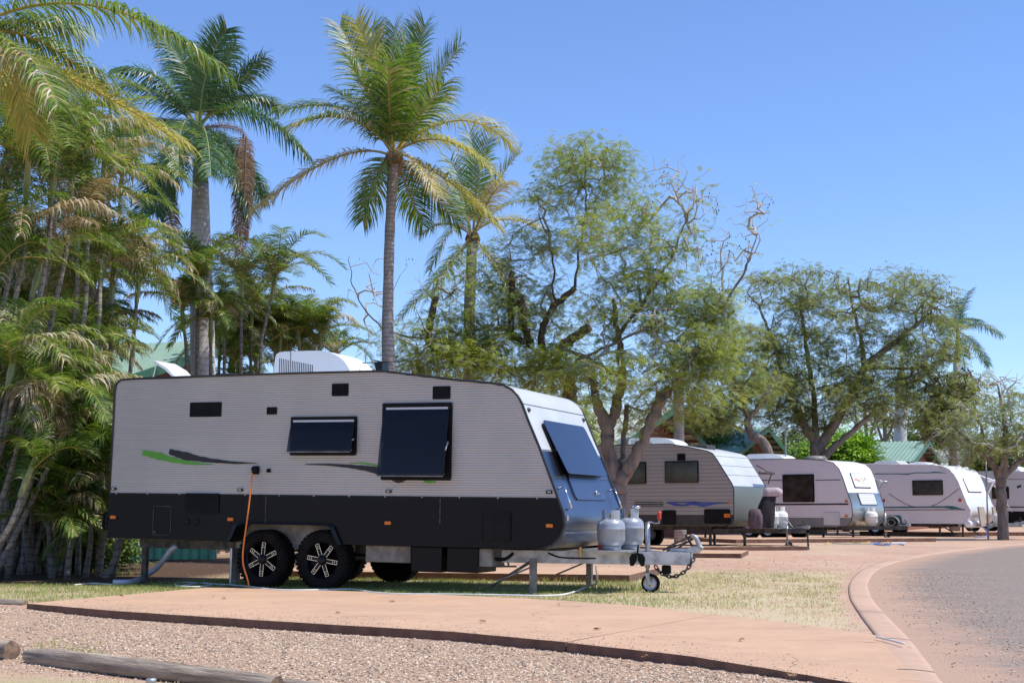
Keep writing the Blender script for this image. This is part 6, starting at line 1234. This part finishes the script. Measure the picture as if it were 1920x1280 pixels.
tree('leaning_tree', 'tree with crooked brown trunk leaning left between the second and third caravans', 54,
 [([(1450, 960, 0), (1440, 850, 0), (1410, 815, 0)], [.24, .20, .17]), ([(1412, 820, 0), (1400, 790, 0), (1420, 765, 0), (1450, 720, 0)], [.15, .13, .10, .06]), ([(1405, 800, 0), (1390, 740, 0), (1360, 690, 0)], [.12, .09, .06]), ([(1410, 815, 0), (1380, 800, 0), (1355, 790, 0)], [.06, .05, .03])],
 [(1400, 720, 70, 50, 0, 2.2, 120, 1.2), (1340, 770, 70, 45, 0, 1.8, 130, 1.3), (1370, 640, 60, 60, 0, 2., 120, 1.), (1300, 790, 50, 30, 0, 1.5, 60, 1.)], 44, leafm='tleaf2', lscale=.9, rtip=.007, rmax=.06, per=10.5, jitter=.045, dgrow=.5, twigm='bark')
# tree D right
tree('slender_tree', 'sparse grey tree with slender trunk in front of the off-white caravan, at the right edge', 50,
 [([(1880, 984, 0), (1878, 930, 0), (1876, 895, 0)], [.20, .18, .185]), ([(1876, 900, 0), (1860, 870, 0), (1830, 840, 0), (1790, 800, 0)], [.15, .12, .08, .04]), ([(1878, 900, 0), (1885, 840, 0), (1882, 780, 0), (1870, 720, 0)], [.14, .10, .07, .03]), ([(1880, 895, 0), (1920, 860, 0), (1980, 830, 0)], [.13, .10, .06]), ([(1870, 890, 0), (1890, 850, -1), (1930, 790, -1)], [.08, .06, .03]), ([(1866, 880, 0), (1840, 800, 0), (1815, 760, 0)], [.07, .05, .03])],
 [(1830, 790, 80, 50, 0, 2., 160, .9), (1910, 790, 70, 60, 0, 2., 160, 1.3), (1860, 835, 80, 25, -.5, 2., 90, .8), (1800, 860, 50, 25, 0, 1.5, 60, .5), (1880, 730, 75, 40, 0, 1.8, 110, .12), (1980, 800, 50, 60, 0, 2., 80, 1.), (1770, 830, 40, 35, 0, 1.5, 50, .1)], 45, leafm='tleaf2', lscale=.75, rtip=.006, rmax=.045, per=6.5, dgrow=.4, jitter=.07)
tree('bare_tree', 'bare greyish tree with reddish seed heads right of the wide spreading tree', 64,
 [([(1790, 990, 0), (1785, 850, 0), (1780, 790, 0)], [.25, .2, .16]), ([(1780, 800, 0), (1810, 740, 0), (1830, 710, 0)], [.12, .08, .05]), ([(1780, 800, 0), (1760, 740, 0)], [.12, .06])],
 [(1795, 735, 55, 55, 0, 2.0, 190, .6), (1765, 790, 50, 45, 0, 2., 120, .7), (1740, 720, 40, 50, 0, 2., 70, .5)], 46, leafm='tleaf2', lscale=1.6, rtip=.016, rmax=.12, per=6, dgrow=.7, pods=.4, twigm='bark')
tree('bright_bush', 'bright green leafy bush behind the roof of the third caravan', 70,
 [([(1585, 990, 0), (1584, 900, 0), (1583, 870, 0)], [.15, .12, .1])], [(1585, 838, 32, 24, 0, 1.6, 120, 1.5), (1570, 862, 45, 20, 0, 1.6, 110, 1.5), (1545, 845, 30, 20, .5, 1.2, 60, 1.2), (1600, 865, 22, 18, 0, 1., 50, 1.4)], 47, cat='bush', leafm='bleaf', kind='leaf', lscale=1.9, rtip=.01, per=13, dgrow=.5)
for i, (x, Yb, yt, lab) in enumerate(((1660, 92, 745, 'thin bare tree seen left of the pale palm trunk above the green roof'), (1740, 96, 740, 'thin bare tree seen right of the pale palm trunk above the green roof'), (1625, 100, 760, 'distant thin tree above the left end of the corrugated green roof'))):
    tree('thin_tree', lab, Yb, [([(x, 985, 0), (x+3, 860, 0), (x-4, 780, 0), (x+2, yt+10, 0)], [.2, .16, .12, .05]), ([(x, 830, 0), (x+20, 780, 0), (x+26, 750, 0)], [.1, .07, .04]), ([(x, 840, 0), (x-18, 790, 0), (x-22, 760, 0)], [.1, .07, .04])], [(x, yt+20, 35, 35, 0, 2., 45, .3), (x+22, 780, 22, 25, 0, 2., 30, .3), (x-20, 790, 22, 25, 0, 2., 30, .3)], 60+i, group='thin bare trees behind the buildings', leafm='tleaf2', lscale=1.7, rtip=.016, rmax=.1, per=6, dgrow=.8, twigm='bark')
# background greenery: dense shrubs one can tell apart as masses
BG = [(1180, 58, 850, 90, 45, 'dark shrub mass behind the second caravan'), (1300, 64, 820, 80, 40, 'dark shrub mass between the second and third caravan roofs'), (1480, 78, 850, 90, 40, 'dark shrub mass behind the third caravan roof'), (1720, 100, 840, 70, 30, 'dark shrub mass behind the green roof'), (1850, 90, 860, 90, 45, 'dark shrub mass behind the slender tree'), (1030, 46, 770, 110, 60, 'leafy shrub mass behind the nose of the nearest caravan'), (840, 48, 740, 130, 50, 'leafy shrub mass behind the roof of the nearest caravan'), (640, 46, 735, 90, 38, 'low leafy shrub behind the air conditioner of the nearest caravan')]
for i, (x, Yb, y, rx, ry, lab) in enumerate(BG):
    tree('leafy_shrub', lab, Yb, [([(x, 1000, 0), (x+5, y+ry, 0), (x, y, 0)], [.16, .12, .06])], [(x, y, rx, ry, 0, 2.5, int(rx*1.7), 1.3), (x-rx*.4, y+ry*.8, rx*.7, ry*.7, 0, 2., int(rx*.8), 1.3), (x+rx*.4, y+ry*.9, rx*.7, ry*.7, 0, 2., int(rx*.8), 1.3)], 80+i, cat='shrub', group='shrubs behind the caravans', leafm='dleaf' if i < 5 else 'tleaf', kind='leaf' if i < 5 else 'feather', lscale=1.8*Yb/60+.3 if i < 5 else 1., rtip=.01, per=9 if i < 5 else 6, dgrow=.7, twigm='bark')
# far row of trees
rs = np.random.RandomState(99); fb_ = MB(); pos = []
for i in range(9000):
    x = rs.uniform(-75, 95); h = 4.6+1.6*math.sin(x*.21)+1.0*math.sin(x*.53+1)+.6*math.sin(x*1.3); z = h*rs.rand()**.7; pos.append((x, 135+rs.uniform(-4, 6)+x*.1, z+rs.normal(0, .25)))
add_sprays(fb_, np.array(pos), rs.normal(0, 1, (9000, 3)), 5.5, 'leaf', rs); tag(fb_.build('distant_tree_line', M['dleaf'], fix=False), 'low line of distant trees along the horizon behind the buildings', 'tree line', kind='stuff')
# plants at the foot of the cabin (left)
for i, (x, Yb, y, rx, ry, lab) in enumerate(((60, 24.5, 1010, 90, 60, 'dark leafy undergrowth shrub under the left palms'), (170, 24.8, 1000, 60, 70, 'dark leafy undergrowth shrub right beside the caravan rear'), (-40, 25, 900, 80, 90, 'dark leafy shrub at the left edge behind the cane stems'))):
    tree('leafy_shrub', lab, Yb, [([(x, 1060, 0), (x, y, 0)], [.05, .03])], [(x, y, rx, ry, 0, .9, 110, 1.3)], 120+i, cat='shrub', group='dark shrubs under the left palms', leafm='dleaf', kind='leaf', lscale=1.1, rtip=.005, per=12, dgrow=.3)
# ------------------------------------------------------------------ grass, gravel, litter
def scatter(n, x0, x1, y0, y1, fn, rs):
    X_ = rs.uniform(x0, x1, n); Y_ = rs.uniform(y0, y1, n); k = rs.rand(n) < fn(X_, Y_); return X_[k], Y_[k]
def blades(name, Xb, Yb, h, w, mat, label, rs):
    n = len(Xb); Zb = gheight(Xb, Yb); a = rs.rand(n)*6.28; hh = h*rs.uniform(.4, 1.3, n); le = rs.uniform(.1, .9, n)*hh; la = rs.rand(n)*6.28
    P = np.stack([Xb, Yb, Zb-.003], 1); W_ = np.stack([np.cos(a), np.sin(a), 0*a], 1)*w; Mi = P+np.stack([np.cos(la)*le*.35, np.sin(la)*le*.35, hh*.6], 1); Ti = P+np.stack([np.cos(la)*le, np.sin(la)*le, hh], 1)
    V = np.stack([P-W_, P+W_, Mi+W_*.7, Mi-W_*.7, Ti+W_*.1, Ti-W_*.1], 1); o = (np.arange(n)*6)[:, None]; q = np.concatenate([o+np.array([[0, 1, 2, 3]]), o+np.array([[3, 2, 4, 5]])], 0)
    mb = MB(); mb.quads(V.reshape(-1, 3), q); return tag(mb.build(name, mat, fix=False), label, 'grass', kind='stuff')
M['gr1'] = leafmat('green_grass_blades', [(0., (.16,.22,.05)), (.5, (.30,.33,.10)), (1., (.55,.50,.25))], .3, .6, .9, 1.5)
M['gr2'] = leafmat('dry_grass_blades', [(0., (.42,.38,.20)), (.5, (.60,.50,.31)), (1., (.74,.63,.43))], .3, .7, .9, 1.5)
rs = np.random.RandomState(17)
farx = far_w[:, 0]; oo = np.argsort(farx)
def beyond_pad(X_, Y_):
    yf = np.interp(X_, farx[oo], far_w[oo, 1], left=-1); yn = np.interp(X_, near_w[np.argsort(near_w[:, 0]), 0], near_w[np.argsort(near_w[:, 0]), 1])
    le = sm(-(X_+5.39)*.91+(Y_-15.7)*.41, 0, .12)   # left of the pad's left end
    return np.where(X_ > farx.min(), sm(Y_-yf, .0, .12), le)*(Y_ > yn+.05)
gd = lambda a, b: beyond_pad(a, b)*lawn_mask(a, b)*(1-sm(a, -.2, 2.6)*.82)*np.clip(.62+.5*fbm(a, b, 2., 4), .1, 1)*(1-mulch_mask(a, b))
X1, Y1 = scatter(150000, -8.5, 4.6, 15.2, 23.5, gd, rs); blades('green_grass', X1, Y1, .042, .0032, M['gr1'], 'short green grass round the nearest caravan and its jockey wheel', rs)
dg = lambda a, b: np.clip(beyond_pad(a, b)*lawn_mask(a, b)*straw_mask(a, b)*np.clip(.5+.5*fbm(a, b, 2.4, 14), .1, 1)+.8*sm(9.75-b-.40*(a+3.3), .0, .2)*sm(-a, .3, .9)*(b < 11)*np.clip(.4+.6*fbm(a, b, 4., 24), 0, 1), 0, 1)
X2, Y2 = scatter(150000, -4.5, 6.5, 7.6, 25, dg, rs); blades('dry_grass', X2, Y2, .030, .0035, M['gr2'], 'straw coloured dry grass between the pad and the kerb', rs)
tx, ty = [], []
for px, py, n in ((128, 1232, 90), (112, 1212, 30), (150, 1236, 60), (8, 1228, 80), (290, 1262, 60), (1150, 1098, 200), (1120, 1090, 160), (1040, 1090, 120), (1345, 1028, 60), (1100, 1105, 200), (1205, 1105, 120), (205, 1072, 60), (235, 1078, 60)):
    g_ = gnd(px, py, -.05 if py > 1200 else 0); s_ = .06*g_[1]/10; tx.append(rs.normal(g_[0], s_*1.6, n)); ty.append(rs.normal(g_[1], s_*1.2, n))
blades('grass_tufts', np.concatenate(tx), np.concatenate(ty), .085, .004, M['gr1'], 'taller green grass tufts beside the logs and the drawbar', rs)
# gravel
gv = lambda a, b: gravel_mask(a, b)*np.clip(.55+.35*fbm(a, b, 1.3, 8)+.5*sm(a, -2.5, 0), .12, 1)
X3, Y3 = scatter(105000, -6.4, 2.9, 8.0, 15.9, gv, rs)
def stones(name, Xs, Ys, r0, r1, mats, label, rs, z=0., zf=None):
    n = len(Xs); r = rs.uniform(r0, r1, n)**1.0; Zs = (zf if zf is not None else gheight(Xs, Ys))+z; B = np.array([(1,0,0),(0,1,0),(-1,0,0),(0,-1,0),(0,0,1),(0,0,-1)], float)[None]*rs.uniform(.65, 1.2, (n, 6, 1)); B = B+rs.normal(0, .12, (n, 6, 3)); B[:, :, 2] *= .7
    a = rs.rand(n)*6.28; c, s = np.cos(a), np.sin(a); x = B[:, :, 0]*c[:, None]-B[:, :, 1]*s[:, None]; y = B[:, :, 0]*s[:, None]+B[:, :, 1]*c[:, None]; V = np.stack([x, y, B[:, :, 2]], -1)*r[:, None, None]+np.stack([Xs, Ys, Zs+r*.25], 1)[:, None]
    # triangles as degenerate-free quads are not possible: write them as tris through the fast path
    me = bpy.data.meshes.new(name); T_ = np.array([(0,1,4),(1,2,4),(2,3,4),(3,0,4),(1,0,5),(2,1,5),(3,2,5),(0,3,5)]); tri = ((np.arange(n)*6)[:, None, None]+T_[None]).reshape(-1, 3)
    me.vertices.add(n*6); me.vertices.foreach_set('co', V.astype(np.float32).reshape(-1)); me.loops.add(len(tri)*3); me.loops.foreach_set('vertex_index', tri.astype(np.int32).reshape(-1)); me.polygons.add(len(tri)); me.polygons.foreach_set('loop_start', (np.arange(len(tri))*3).astype(np.int32)); me.polygons.foreach_set('loop_total', np.full(len(tri), 3, np.int32)); me.polygons.foreach_set('use_smooth', np.zeros(len(tri), bool)); me.update(calc_edges=True)
    me.materials.append(mats); o = bpy.data.objects.new(name, me); COL.objects.link(o); return tag(o, label, 'gravel', kind='stuff')
smat, nt, out = newmat('gravel_stones'); b = N(nt, 'ShaderNodeBsdfPrincipled', i_Roughness=.85); g_ = nt.nodes.new('ShaderNodeNewGeometry')
c = ramp(nt, g_.outputs['Random Per Island'], [(0., (.15,.115,.09)), (.25, (.34,.26,.20)), (.5, (.52,.37,.26)), (.72, (.64,.47,.32)), (.88, (.72,.61,.47)), (1., (.38,.22,.14))]); nt.links.new(c, b.inputs['Base Color']); nt.links.new(b.outputs[0], out.inputs[0])
stones('gravel', X3, Y3, .004, .0135, smat, 'loose pinkish grey gravel in front of the pad', rs)
kd = lambda a, b: np.clip(1-np.abs(a-kx(b)-1.)/1.1, 0, 1)**1.2*.9*(a > kx(b)+.22)
X4, Y4 = scatter(26000, 1.5, 9, 8, 24, kd, rs); stones('loose_grit', X4, Y4, .003, .011, smat, 'loose grit on the road beside the kerb', rs, zf=np.full(len(X4), .006))
ld_ = lambda a, b: (gheight(a, b) > -.02)*(a < kx(b)-.25)*.5*sm(b, 15.5, 17)
X5, Y5 = scatter(6000, -7, 7, 14, 30, ld_, rs); stones('ground_litter', X5, Y5, .005, .014, M['dead'], 'small dry leaf scraps and pebbles scattered on the ground', rs)
X6 = rs.uniform(-5, 2.2, 2600); t6 = rs.rand(2600)**3; o6 = np.argsort(near_w[:, 0]); Y6 = np.interp(X6, near_w[o6, 0], near_w[o6, 1])+.03+t6*1.2
stones('spilled_grit', X6, Y6, .002, .007, smat, 'fine grit spilled along the near edge of the front pad', rs, zf=np.full(2600, .0235))
for i, (px, py) in enumerate(((735, 1128), (634, 1149), (229, 1117), (1210, 1232), (1485, 1268), (905, 1165), (420, 1122), (1120, 1180), (1390, 1200))):
    p = gnd(px, py, .024); mb = MB(); n = 9; V = [(.045*math.cos(t)*(1 if k % 2 else .6), .02*math.sin(t), .006+.008*(k % 3)) for k, t in enumerate(np.linspace(0, 6.28, n)[:-1])]; mb.poly(V); mb.poly([(x, y, z-.002) for x, y, z in V[::-1]])
    o = tag(mb.build('dead_leaf', M['dead']), None, 'leaf', 'dead leaves on the front pad'); o.location = (p[0], p[1], .024); o.rotation_euler.z = i*1.3; o['label'] = 'curled brown dead leaf lying on the front concrete pad'
